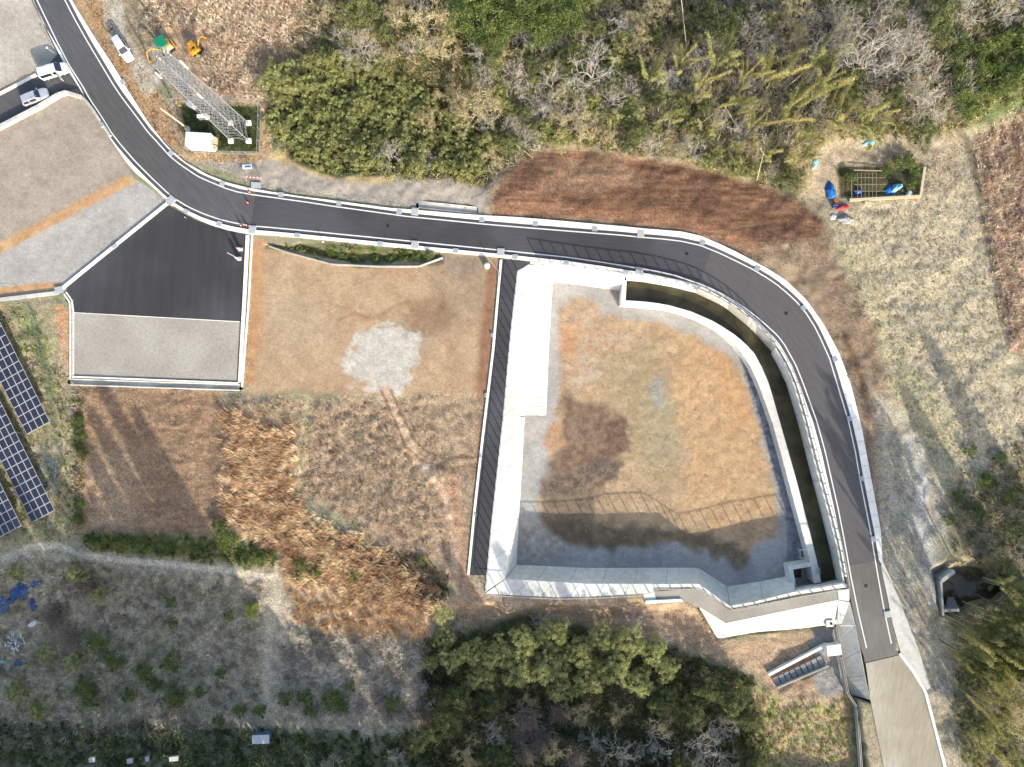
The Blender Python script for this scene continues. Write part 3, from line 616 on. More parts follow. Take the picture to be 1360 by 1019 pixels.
# channel inner wall and head wall, outer wall
def wallring(name, A, B, z0, z1, step=42):
    n = max(1, int(round(length(A)/step))); A = resample(A, n*6+1); B = match(B, A)
    for k in range(n):
        a = A[k*6:k*6+7].copy(); b_ = B[k*6:k*6+7].copy()
        for q in (a, b_):
            d = q[1]-q[0]; q[0] = q[0]+d/(np.hypot(*d)+1e-6)*0.15
        poly = [P(x, y, z1)[:2] for x, y in a] + [P(x, y, z1)[:2] for x, y in b_[::-1]]
        mb = MB(); mb.prism(poly, z0, z1); bfix(mb.build(name, CW, basin))
wallring('channel_wall', CHW_OUT, CHW_IN, ZF-1, ZT, 60)
wallring('channel_wall', [(827,372),(824,405)], [(832.5,372),(831,399)], ZF-1, ZT+0.003)
slope('channel_lining', CREST_CH, WATER_OUT, 0.05, ZW-0.6, CW, 45)
slope('channel_lining', [(1057,786.5),(1090,781),(1122,775.5)], [(1057,779),(1090,773),(1112,768)], 0.10, ZW-2.6, CW, 45)
# gate shaft box
def bbox(name, poly, z0, z1, m=CW):
    mb = MB(); mb.prism([P(x, y, z1)[:2] for x, y in poly], z0, z1); bfix(mb.build(name, m, basin))
bbox('shaft_wall', [(1047,752),(1084.5,745.5),(1085.5,751),(1048.5,757.5)], ZF-1.5, ZT+0.004)
bbox('shaft_wall', [(1047.2,752.6),(1053.4,756.9),(1058,783),(1052,786)], ZF-1.5, ZT+0.007)
bbox('shaft_floor', [(1050,752),(1086,745),(1094,780),(1056,786)], ZF-1.6, ZF-1.4, MT['concrete_old'])
# ladders and brackets by the shaft
def frame3(name, x, y, w, d, z, ang):
    mb = MB(); c = P(x, y, z); ca, sa = math.cos(ang), math.sin(ang)
    for sx in (-1, 1):
        for sy in (-1, 1):
            q = (c[0]+sx*w/2*ca-sy*d/2*sa, c[1]+sx*w/2*sa+sy*d/2*ca)
            mb.bar((q[0], q[1], z-1.1), (q[0], q[1], z), 0.035)
    for dz in (0, -0.5):
        cs = [(c[0]+sx*w/2*ca-sy*d/2*sa, c[1]+sx*w/2*sa+sy*d/2*ca, z+dz) for sx, sy in ((-1,-1),(1,-1),(1,1),(-1,1))]
        for i in range(4): mb.bar(cs[i], cs[(i+1) % 4], 0.035)
    bfix(mb.build(name, MT['steel'], basin))
frame3('hand_rail_frame', 1067, 736, 1.0, 1.4, ZT+0.4, 0.15); frame3('hand_rail_frame', 1088, 759, 0.4, 0.9, ZT+0.6, 0.1)
water = MB(); A = resample(WATER_OUT, 80); Bq = match(CHW_IN, A)
for i in range(79): water.face([P(A[i][0]+1.5, A[i][1]-1.5, ZW), P(Bq[i][0]-3, Bq[i][1]+2, ZW), P(Bq[i+1][0]-3, Bq[i+1][1]+2, ZW), P(A[i+1][0]+1.5, A[i+1][1]-1.5, ZW)])
tag(water.build('water', MT['water']), kind='structure')
bb = MB(); bb.box((P(1070,768,0)[0], P(1070,768,0)[1], ZF-1.3), (3.6, 3.2, 0.02)); tag(bb.build('water', MT['water']), kind='structure')
# basin floor
bx = np.arange(680, 1090, 2.0); by = np.arange(366, 786, 2.0); qx, qy = np.meshgrid(bx, by)
G1, G2 = (186,182,174), (172,168,160)
BR = [
    ([(745,405),(765,395),(790,400),(800,420),(860,425),(920,445),(960,470),(985,490),(1000,540),(1018,600),(1035,680),(1030,712),(1000,722),(985,755),(960,735),(900,718),(820,728),(760,722),(722,700),(715,660),(740,625),(722,580),(735,560),(745,500),(745,440)], (204,172,128), (186,154,114), 4, 8, 14),
    ([(745,410),(790,405),(800,440),(860,445),(830,500),(760,520),(745,470)], (196,176,148), (200,160,120), 6, 10, 8, 0.85),
    ([(744,430),(765,432),(768,470),(745,475)], (214,160,108), (200,145,95), 5, 6, 8, 0.8),
    ([(800,470),(870,450),(900,520),(880,600),(900,660),(870,650),(830,600),(810,540)], (176,156,112), (190,166,124), 8, 14, 14, 0.95),
    ([(845,520),(885,500),(920,560),(905,620),(860,610)], (172,156,120), (184,164,126), 8, 12, 10, 0.9),
    ([(905,450),(950,460),(990,520),(1010,600),(1025,680),(960,700),(905,690),(915,600),(890,530)], (216,176,120), (202,160,108), 8, 14, 8, 0.9),
    ([(950,470),(975,490),(990,530),(1000,570),(975,560),(955,510)], (216,156,90), (220,176,118), 6, 8, 6, 0.8),
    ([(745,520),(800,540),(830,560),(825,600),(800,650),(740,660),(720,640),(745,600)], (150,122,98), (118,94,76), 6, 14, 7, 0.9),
    ([(725,570),(745,560),(750,590),(735,600),(720,590)], (214,170,126), (200,150,108), 4, 6, 6, 0.8),
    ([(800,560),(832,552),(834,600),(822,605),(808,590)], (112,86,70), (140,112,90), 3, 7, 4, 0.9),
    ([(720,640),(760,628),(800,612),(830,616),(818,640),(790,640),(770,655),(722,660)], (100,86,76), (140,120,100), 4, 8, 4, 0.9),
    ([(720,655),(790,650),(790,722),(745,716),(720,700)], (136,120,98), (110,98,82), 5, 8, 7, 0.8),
    ([(722,690),(800,695),(920,705),(980,720),(975,745),(900,722),(800,730),(730,716)], (134,116,86), (112,98,76), 5, 10, 9, 0.9),  # dark patch: the lower wall's shade is painted into the soil colour
    ([(862,508),(880,503),(883,545),(868,540)], (176,174,162), (158,154,142), 3, 5, 5, 0.9),
    ([(690,690),(720,700),(760,728),(720,748),(690,745)], (168,150,128), (196,190,178), 6, 8, 6, 0.7),
    ([(960,735),(990,730),(995,750),(970,758)], (120,104,82), (140,126,104), 4, 5, 5, 0.8),
    ([(985,450),(1000,478),(1012,520),(1040,600),(1064,700),(1070,745),(1045,745),(1045,700),(1020,600),(990,500)], (120,122,132), (150,150,156), 2, 1, 5),  # stone strip, with the curved wall's shade painted into its dark blue-grey
]
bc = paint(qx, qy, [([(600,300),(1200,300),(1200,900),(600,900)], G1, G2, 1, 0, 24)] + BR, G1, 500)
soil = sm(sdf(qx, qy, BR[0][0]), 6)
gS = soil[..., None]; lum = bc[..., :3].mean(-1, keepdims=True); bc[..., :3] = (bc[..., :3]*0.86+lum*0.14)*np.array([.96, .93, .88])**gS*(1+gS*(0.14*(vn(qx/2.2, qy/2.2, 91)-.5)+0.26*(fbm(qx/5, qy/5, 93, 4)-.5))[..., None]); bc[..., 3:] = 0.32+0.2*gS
bz = ZF + 0.02 + soil*(0.06 + (fbm(qx/9, qy/9, 61, 4)-0.45)*0.16 + (vn(qx/2.2, qy/2.2, 63)-.5)*.05) + (fbm(qx/30, qy/30, 66, 2)-0.5)*0.1
rip = sm(sdf(qx, qy, BR[-1][0]), 2); bz += rip*0.35*vn(qx/2.3, qy/2.3, 88)
s = K*(H-bz)/H; V = np.stack([(qx-CX)*s, (CY-qy)*s, bz], -1).reshape(-1, 3); ny, nx = qx.shape; idx = np.arange(ny*nx).reshape(ny, nx)
F = np.stack([idx[:-1, :-1], idx[1:, :-1], idx[1:, 1:], idx[:-1, 1:]], -1).reshape(-1, 4)
fx = (qx[:-1, :-1]+qx[1:, 1:])/2; fy = (qy[:-1, :-1]+qy[1:, 1:])/2
toe2 = TOE; keep = sdf(fx, fy, toe2) < 3.0
F = F[keep.ravel()]
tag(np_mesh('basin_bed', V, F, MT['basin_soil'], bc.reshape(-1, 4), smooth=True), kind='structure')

# crushed-stone path below the basin with its white retaining slopes
tag(sheet('gravel_path', [(869,786),(930,780.5),(968,810),(1001,804),(1112,783),(1113,797),(1000,820.5),(964,828),(928,806),(905,796),(872,794)], 0.0, mat('path_gravel', (178,172,158), 0.95, 0.15, 3, 0.03, 10, c2=(164,157,144))), kind='structure')
apron = empty('sloping_apron', P(1050, 820, 0), label='broad white concrete apron sloping down below the gravel path', cat='retaining wall'); basin_keep = basin; BLk = BL.copy()
basin = apron; BL = Vector(apron.location)
slope('apron_panel', [(964,828),(1000,820.5),(1060,808),(1114,797)], [(957,848),(1000,840),(1060,835),(1112,829)], 0.02, -1.6, CW, 45)
slope('apron_panel', [(928,806),(964,828)], [(952,847),(957,848)], 0.02, -1.6, CW, 60)
slope('apron_panel', [(1112,783),(1114,797)], [(1128,783),(1128,799)], 0.10, 0.10, CW, 60)
slope('apron_panel', [(1114,797.5),(1112,829)], [(1128,800),(1118,829)], (0.08, -1.0), (0.10, -0.6), CW, 60)
wing = empty('wing_wall', P(870, 798, 0), label='small white concrete corner wall left of the gravel path', cat='wall'); basin = wing; BL = Vector(wing.location)
slope('wing_panel', [(853,787),(869,784)], [(857,802.5),(872,799)], 0.04, 0.03, CW, 60)
slope('wing_panel', [(857,798),(905,796)], [(857,802.5),(908,799)], 0.25, 0.1, CW, 60)
basin = basin_keep; BL = BLk
# drop wall beside lower road and box culvert outlet
dw = empty('sloping_apron', P(1136, 880, 0), label='tall grey-blue concrete slope beside the end of the asphalt road', cat='retaining wall'); basin = dw; BL = Vector(dw.location)
slope('apron_panel', [(1128,800),(1136,832),(1150,905),(1156,930)], [(1110,829),(1116,860),(1124,905),(1131,923)], 0.05, -1.9, MT['concrete_old'], 34)
basin = basin_keep; BL = BLk
sh = tag(empty('storm_chute', label='tilted concrete channel lined with grey slabs below the apron', cat='channel'))
def wl_(a, b_, w, z0, z1, m, name='side_wall'):
    mb = MB(); ln = resample([a, b_], 2); A1 = offset(ln, w/2); B1 = offset(ln, -w/2)
    mb.prism([P(*A1[0], z1)[:2], P(*A1[1], z1)[:2], P(*B1[1], z1)[:2], P(*B1[0], z1)[:2]], z0, z1); return mb.build(name, m, sh)
wl_((1021,897), (1098,857), 3.5, -2.6, -1.35, MT['concrete']); wl_((1033,914), (1101,885), 1.4, -2.6, -1.1, MT['concrete_old'])
for k in range(9):
    a = (1030+k*7.2, 908-k*3.4); mb = MB(); c = P(a[0]+2, a[1]-2, -1.9); mb.box((c[0], c[1], -1.75+0.05*(k % 2)), (0.8, 1.9, 0.3), math.radians(26)); mb.build('paving_slab', MT['stone'], sh)
mb = MB(); c = P(1108, 864, -0.3); mb.box((c[0], c[1], -0.9), (2.3, 1.7, 1.2), 0.12); o = mb.build('junction_box', MT['concrete'], sh)
mb = MB(); c = P(1106, 831, 0); mb.box((c[0], c[1], -1.15), (1.2, 1.0, 0.5), 0.05); mb.box((c[0]+.15, c[1], -0.88), (0.35, 0.35, 0.12), 0.05, 1); mb.build('inlet_box', [MT['concrete'], MT['dark']], sh)
for a, b_ in (((1112,835),(1115,853)), ((1118,874),(1127,922)), ((1127,922),(1139,940)), ((1139,940),(1146,1040))):
    wl_(a, b_, 2.4, -1.5, -0.55, MT['concrete_old'], 'gutter_wall'); wl_(a, b_, 1.2, -0.6, -0.545, MT['dark'], 'gutter_bed')
mb = MB(); mb.bar(P(1115,831,0.3), P(1135,831,0.3), 0.06, 6); mb.build('pipe', MT['steel'], sh)
# right-hand kerb and wedge
rk = tag(empty('kerb_strip'), kind='structure')
sheet('verge_slab', [(1172,745),(1182,766),(1196,800),(1208,832),(1222,868),(1236,912),(1232,917),(1212,888),(1196,866),(1186,830),(1178,790),(1170,752)], 0.02, MT['concrete_old'], rk)
kerb([(1195,868),(1212,890),(1229,918),(1240,960),(1253,1010),(1266,1060)], 3.6, -0.3, 0.14, MT['concrete'], rk)
# culvert mouth by the stream
cu = tag(empty('culvert_headwall', label='pale concrete culvert mouth over the dark stream at the right', cat='culvert'))
def cw(a, b_, w, z0, z1, m=MT['concrete_old'], name='head_wall'):
    mb = MB(); ln = resample([a, b_], 2); A1 = offset(ln, w/2); B1 = offset(ln, -w/2)
    mb.prism([P(*A1[0], z1)[:2], P(*A1[1], z1)[:2], P(*B1[1], z1)[:2], P(*B1[0], z1)[:2]], z0, z1); mb.build(name, m, cu)
cw((1250,772),(1253,818), 2.6, -3, 0.15); cw((1251,772),(1268,759), 5, -3, 0.25, name='wing_wall'); cw((1254,811.5),(1274,811), 3.4, -3, 0.1, name='wing_wall')
mb = MB(); 
for k in range(5):
    c = P(1262+k*1.2, 808-k*2.6, -1); mb.box((c[0], c[1], -0.5-k*0.35), (2.0-k*0.25, 0.5, 0.4), 0.0)
mb.build('stone_steps', MT['stone'], cu)
tag(sheet('stream_water', [(1246,756),(1330,752),(1330,800),(1300,806),(1246,812)], -2.45, MT['water']), kind='structure')
kill = None

# ---------------------------------------------------------------- fences
def fence(name, line, z, h, label, gap_m=1.8, rails=(1.0,), beam=None, m='steel', r=0.03, mesh=False, group=None, closed=False):
    pts = [Vector(P(x, y, z)) for x, y in line]; d = [0]
    for i in range(len(pts)-1): d.append(d[-1]+(pts[i+1]-pts[i]).length)
    n = max(1, int(round(d[-1]/gap_m)))
    def at(t):
        for i in range(len(pts)-1):
            if t <= d[i+1]+1e-6: u = (t-d[i])/(d[i+1]-d[i]+1e-9); return pts[i].lerp(pts[i+1], u)
        return pts[-1]
    root = empty(name, pts[0], label=label, cat='fence', group=group); o0 = pts[0]
    ps = [at(d[-1]*k/n)-o0 for k in range(n+1)]
    mb = MB(); mb.bar((0, 0, 0), (0, 0, h), r*1.3, 4); me = mb.build('post', MT[m], root); me.location = ps[0]
    for p in ps[1:]:
        q = me.copy(); q.location = p; COL.objects.link(q)
    for k, rr in enumerate(rails):
        mb = MB()
        for a, b_ in zip(ps[:-1], ps[1:]): mb.bar(a+Vector((0, 0, h*rr)), b_+Vector((0, 0, h*rr)), r, 4)
        mb.build('rail', MT[m], root)
    if beam:
        mb = MB()
        for a, b_ in zip(ps[:-1], ps[1:]):
            mb.face([a+Vector((0,0,beam[0])), b_+Vector((0,0,beam[0])), b_+Vector((0,0,beam[1])), a+Vector((0,0,beam[1]))])
        mb.build('panel', MT[m], root)
    if mesh:
        mb = MB()
        for a, b_ in zip(ps[:-1], ps[1:]):
            L = (b_-a).length; q = int(L/0.45)
            for i in range(q+1):
                u = a.lerp(b_, i/max(q, 1)); v = a.lerp(b_, min(1, (i+2)/max(q, 1))); w_ = a.lerp(b_, max(0, (i-2)/max(q, 1)))
                mb.bar(u+Vector((0,0,0.05)), v+Vector((0,0,h)), 0.008, 3); mb.bar(u+Vector((0,0,0.05)), w_+Vector((0,0,h)), 0.008, 3)
        tag(mb.build('wire_mesh', MT[m], root, recalc=False), kind='stuff')
    return root
fence('safety_fence', [(717,348),(760,354.5),(800,360),(830,364)] + [tuple(p) for p in resample(CREST_CH, 30)[1:]], 0.1, 1.75, 'grey railing on the curved basin edge beside the road', 1.85, (1.0,), (0.5, 0.80), r=0.07)
fence('safety_fence', [(688,361),(679,440),(669,552),(653,700),(645.5,786),(691,789.5),(738,791.5),(780,791),(853,787),(868,779),(928,778),(969,807),(1000,801.5),(1052,789),(1122,778)], 0.08, 1.75, 'grey railing round the left and lower edges of the basin', 1.85, (1.0,), r=0.065)
fence('mesh_fence', [(-20,400),(42,404),(52,430),(62,480),(78,560),(84,590),(78,700),(15,712),(-20,730)], -0.2, 1.6, 'pale green wire fence round the solar panels', 2.2, (1.0, 0.1), None, 'mesh_green', 0.025, True)
fence('mesh_fence', [(233,136),(236,175),(250,203),(345,206),(347,138),(300,134),(233,136)], 0, 1.5, 'grey wire fence enclosing the lattice tower compound', 2.0, (1.0, 0.1), None, 'steel', 0.025, True)

# ---------------------------------------------------------------- solar arrays
def solar(corner, rows, cols, label):
    """corner = lower right corner px; u up the rows, v across to lower left"""
    root = empty('solar_array', P(corner[0], corner[1], 1.0), label=label, cat='solar panels', group='solar arrays in the fenced plot')
    u = Vector((-0.447, 0.894, 0)); v = Vector((-0.894, -0.447, 0)); tilt = math.radians(8)
    vv = Vector((v.x*math.cos(tilt), v.y*math.cos(tilt), -math.sin(tilt))); nrm = u.cross(vv); nrm = nrm if nrm.z > 0 else -nrm
    U, W = 1.535, 1.155; rot = Matrix((u, vv, nrm)).transposed().to_4x4()
    mb = MB(); w2, u2 = W/2-0.012, U/2-0.012
    mb.box((0, 0, 0), (2*u2, 2*w2, 0.04), 0, 0); mb.box((0, 0, 0.0215), (2*u2-0.12, 2*w2-0.12, 0.006), 0, 1)
    base = None
    for i in range(rows):
        for j in range(cols):
            c = u*(U*(i+0.5)) + vv*(W*(j+0.5)) + Vector((0, 0, 0.7))
            if base is None: base = mb.build('solar_module', [MT['panel_frame'], MT['cell']], root); o = base
            else: o = base.copy(); COL.objects.link(o)
            o.matrix_local = Matrix.Translation(c) @ rot
    fr = MB()
    for i in range(0, rows+1, 3):
        a = u*(U*i); b_ = a+vv*(W*cols); up = Vector((0, 0, 0.6))
        fr.bar(a+up, b_+up, 0.05)
        for q in (0.12, 0.88): p = a.lerp(b_, q)+up; fr.bar(p, Vector((p.x, p.y, -1.2)), 0.05)
    for j in (0.5, cols-0.5): fr.bar(vv*(W*j)+Vector((0,0,.64)), vv*(W*j)+u*(U*rows)+Vector((0,0,.64)), 0.04)
    fr.build('support_frame', MT['steel'], root)
solar((70,560), 14, 4, 'solar array nearest the wire fence, ending highest in the plot')
solar((76.5,677), 20, 4, 'longest solar array, in the middle of the fenced plot')
solar((32.5,697), 9, 5, 'solar array cut off by the left edge of the picture, lowest one')

# ---------------------------------------------------------------- lattice tower
tw = empty('lattice_tower', P(319, 176, 0), label='tall grey steel lattice tower standing in a fenced compound', cat='tower'); TH = 26.6
def tws(z): return 1.42 - 0.55*(z/TH)
legs = []
for sx, sy in ((-1,-1),(1,-1),(1,1),(-1,1)):
    mb = MB(); mb.bar((sx*1.42, sy*1.42, 0), (sx*tws(TH), sy*tws(TH), TH), 0.085, 4, 0.055); mb.build('leg', MT['pylon'], tw)
    mb = MB(); mb.box((sx*1.42, sy*1.42, 0.2), (0.75, 0.75, 0.5)); mb.build('footing', MT['concrete'], tw)
zs = [0.3]; 
while zs[-1] < TH-1.0: zs.append(zs[-1] + max(1.1, 2.3-0.05*zs[-1]))
zs[-1] = TH
for f in range(4):
    mb = MB(); c = ((-1,-1),(1,-1),(1,1),(-1,1)); a, b_ = c[f], c[(f+1) % 4]
    for z0, z1 in zip(zs[:-1], zs[1:]):
        s0, s1 = tws(z0), tws(z1); zm = (z0+z1)/2; sm_ = tws(zm)
        pa0 = (a[0]*s0, a[1]*s0, z0); pb0 = (b_[0]*s0, b_[1]*s0, z0); pa1 = (a[0]*s1, a[1]*s1, z1); pb1 = (b_[0]*s1, b_[1]*s1, z1)
        mb.bar(pa0, pb1, 0.028); mb.bar(pb0, pa1, 0.028); mb.bar(pa1, pb1, 0.028)
        mb.bar((a[0]*sm_, a[1]*sm_, zm), (b_[0]*sm_, b_[1]*sm_, zm), 0.03)
    mb.build('bracing', MT['pylon'], tw)
for z in (12, 21.5, 26.0):
    mb = MB(); w = tws(z)+0.22
    for k in range(5): mb.box(((k-2)*w/2.3, 0, z), (w/9, 2*w, 0.05))
    for sx in (-1, 1): mb.bar((sx*w, -w, z+1.0), (sx*w, w, z+1.0), 0.03); mb.bar((-w, sx*w, z+1.0), (w, sx*w, z+1.0), 0.03)
    for sx in (-1, 1):
        for sy in (-1, 1): mb.bar((sx*w, sy*w, z), (sx*w, sy*w, z+1.0), 0.03)
    mb.build('platform', MT['pylon'], tw)
for (x, y, z, h_) in ((1.25,0.9,21.5,2.2),(-1.2,-1.2,23.5,1.6),(-1.2,1.0,23,1.8),(1.2,-1.2,17,1.6),(0.4,1.3,24,1.8)):
    mb = MB(); mb.box((x, y, z+h_/2), (0.22, 0.16, h_), 0.5); mb.bar((x*0.6, y*0.6, z+0.6), (x, y, z+0.6), 0.03); mb.build('antenna', MT['white'], tw)
mb = MB(); mb.bar((-0.5, 1.2, 0.2), (-0.3, 0.9, TH), 0.05); mb.bar((0.1, 1.2, 0.2), (0.1, 0.9, TH), 0.05)
for k in range(52): z = 0.5+k*0.5; mb.bar((-0.48, 1.2-0.3*z/TH, z), (0.1, 1.2-0.3*z/TH, z), 0.02, 3)
mb.build('ladder', MT['pylon'], tw)
cab = empty('equipment_cabin', P(271, 192, 0), -0.06, 'white ribbed equipment cabin beside the foot of the lattice tower', 'cabin')
mb = MB(); mb.box((0, 0, 1.1), (3.9, 2.2, 2.2)); mb.build('walls', MT['white'], cab)
mb = MB()
for k in range(7): mb.box((-1.2+k*0.5 - .3, 0, 2.24), (0.06, 2.2, 0.09))
mb.box((0, 0, 2.22), (4.0, 2.3, 0.06)); mb.build('roof', MT['white'], cab)
mb = MB(); mb.box((2.15, 0.4, 0.9), (0.45, 1.0, 0.9)); mb.box((2.15, -0.7, 0.8), (0.4, 0.7, 0.8)); mb.build('air_conditioner', MT['beige'], cab)
mb = MB(); mb.box((1.96, -0.1, 1.0), (0.05, 0.8, 1.8)); mb.build('door', MT['steel'], cab)
pole = empty('concrete_post', P(250, 172, 0), 0, 'leaning white pole with a round head between the track and the cabin', 'pole')
mb = MB(); mb.bar((0.1, 0, 0), (-0.3, 0.15, 8.5), 0.15, 8, 0.11); mb.build('shaft', MT['beige'], pole)
mb = MB(); mb.bar((0, 0, 0.0), (0, 0, 0.5), 0.38, 10); mb.build('base', MT['concrete'], pole)
box1 = empty('switch_cabinet', P(260, 145, 0), -0.5, 'small pale cabinet on legs against the side of the lattice tower', 'cabinet')
mb = MB(); mb.box((0, 0, 1.5), (1.1, 0.7, 1.3)); mb.build('housing', MT['steel'], box1)
mb = MB()
for sx in (-.45, .45): mb.bar((sx, 0, 0), (sx, 0, 0.9), 0.05)
mb.build('leg', MT['steel'], box1)
box2 = empty('switch_cabinet', P(272, 157, 0), 0.1, 'low long white cabinet under the middle of the lattice tower', 'cabinet')
mb = MB(); mb.box((0, 0, 0.7), (1.6, 0.5, 0.9)); mb.build('housing', MT['white'], box2)
mb = MB(); mb.box((0, 0, 0.15), (1.7, 0.6, 0.3)); mb.build('plinth', MT['concrete'], box2)

# ---------------------------------------------------------------- vehicles
def car(name, px_, py_, ang, L, W, Hh, kind, body, label, open_door=False, roofmat=None):
    root = empty(name, P(px_, py_, 0), ang, label, 'car')
    # half outline of sections along x: (x, z_belt, z_top, half width at belt, half width at top)
    if kind == 'van': prof = [(-L/2,0.95,Hh*.93,.93,.80),(-L/2+.12,1.0,Hh*.985,1,.86),(0,1.0,Hh,1,.88),(L*.16,1.0,Hh*.97,1,.86),(L*.34,1.0,1.12,1,.93),(L*.44,.95,1.0,.95,.85),(L/2,.62,.7,.80,.72)]
    elif kind == 'hatch': prof = [(-L/2,.85,.95,.88,.75),(-L/2+.25,.95,Hh*.92,.97,.74),(-L*.2,.95,Hh,1,.78),(L*.08,.95,Hh*.97,1,.78),(L*.24,.95,1.02,1,.88),(L*.42,.85,.9,.95,.80),(L/2,.58,.66,.8,.7)]
    hw = W/2; mb = MB(); rings = []
    for x, zb, zt, wb, wt in prof:
        rings.append([(x,-hw*wb*.96,.28),(x,-hw*wb,.6),(x,-hw*wb*.99,zb),(x,-hw*wt,zt-.04),(x,-hw*wt*.86,zt),(x,0,zt+.02),(x,hw*wt*.86,zt),(x,hw*wt,zt-.04),(x,hw*wb*.99,zb),(x,hw*wb,.6),(x,hw*wb*.96,.28)])
    k = len(rings[0])
    for a, b_ in zip(rings[:-1], rings[1:]):
        for i in range(k-1): mb.face([a[i], b_[i], b_[i+1], a[i+1]])
        mb.face([a[0], a[-1], b_[-1], b_[0]])
    mb.face(rings[0]); mb.face(rings[-1][::-1])
    o = mb.build('body', MT[body], root, smooth=False)
    md = o.modifiers.new('b', 'BEVEL'); md.width = 0.04; md.segments = 2; md.angle_limit = math.radians(25)
    def quad(name_, pts, m, inset=0.12, lift=0.012):
        c = sum((Vector(p) for p in pts), Vector())/len(pts); q = [Vector(p).lerp(c, inset) for p in pts]
        nr = (q[1]-q[0]).cross(q[2]-q[0]).normalized()
        if nr.dot(c-Vector((0, 0, .6))) < 0: nr = -nr
        b2 = MB(); t = [p+nr*lift for p in q]; u_ = [p-nr*0.01 for p in q]; nq = len(q)
        b2.face(t)
        for i in range(nq): b2.face([u_[i], u_[(i+1) % nq], t[(i+1) % nq], t[i]])
        return b2.build(name_, MT[m], root)
    s = -3 if kind == 'van' else -3
    a, b_ = rings[3], rings[4]; quad('windscreen', [a[3], a[7], b_[7], b_[3]], 'glass', 0.09, 0.09)
    a, b_ = rings[0], rings[1]; quad('rear_window', [a[3], a[7], b_[7], b_[3]], 'glass', 0.16, 0.09)
    for sd in (0, 1):
        lo, hi = (2, 3) if sd == 0 else (8, 7)
        spans = ((1, 2), (2, 3)); 
        for i0, i1 in spans:
            A_, B_ = rings[i0], rings[i1]; quad('side_window', [A_[lo], B_[lo], B_[hi], A_[hi]], 'glass', 0.13, 0.02)
    wb_ = MB()
    for x in (-L*.31, L*.31):
        for sd in (-1, 1):
            y = sd*(hw-.12); t = MB(); t.bar((x, y-.11, .31), (x, y+.11, .31), .31, 14); w_ = t.build('tyre', MT['dark'], root)
            t = MB(); t.bar((x, y+sd*.10, .31), (x, y+sd*.125, .31), .18, 10); t.build('rim', MT['steel'], w_)
    for sd in (-1, 1):
        t = MB(); t.box((L*.2, sd*(hw+.12), 1.02), (.12, .22, .15)); t.build('mirror', MT[body], root)
        t = MB(); t.box((L*.475, sd*hw*.62, .72), (.12, .32, .14)); t.build('headlight', MT['lens_clear'], root)
        t = MB(); t.box((-L*.495, sd*hw*.72, .9), (.06, .16, .3)); t.build('tail_light', MT['lens'], root)
        t = MB(); t.box((-L*.495 if sd < 0 else L*.505, 0, .42), (.08, W*.8, .2)); t.build('bumper', MT[body], root)
    if open_door:
        t = MB(); t.box((L*.17, -hw-.45, .72), (.07, .95, .8), 0.25); t.box((L*.17-.05, -hw-.45, 1.3), (.05, .85, .4), 0.25, 1); t.build('open_door', [MT[body], MT['glass']], root)
    t = MB(); t.box((-L*.05, hw*.5, Hh+.03), (L*.4, .04, .04)); t.box((-L*.05, -hw*.5, Hh+.03), (L*.4, .04, .04)); t.build('roof_rail', MT[body], root)
    return root
MT['lens_clear'] = mat('headlamp_lens', (215, 220, 225), 0.15, 0.02, 2)
car('parked_car', 75, 97, math.radians(17), 4.35, 1.68, 1.8, 'van', 'white', 'white minivan with an open front door, parked on the side lane', True)
car('parked_car', 50, 131, math.radians(21), 4.2, 1.65, 1.5, 'hatch', 'silver', 'silver-blue hatchback parked against the pale wall, below the white minivan')
car('parked_car', 166, 67, math.radians(-58), 4.2, 1.6, 1.6, 'hatch', 'white', 'white car on the dirt track between the road and the machines')

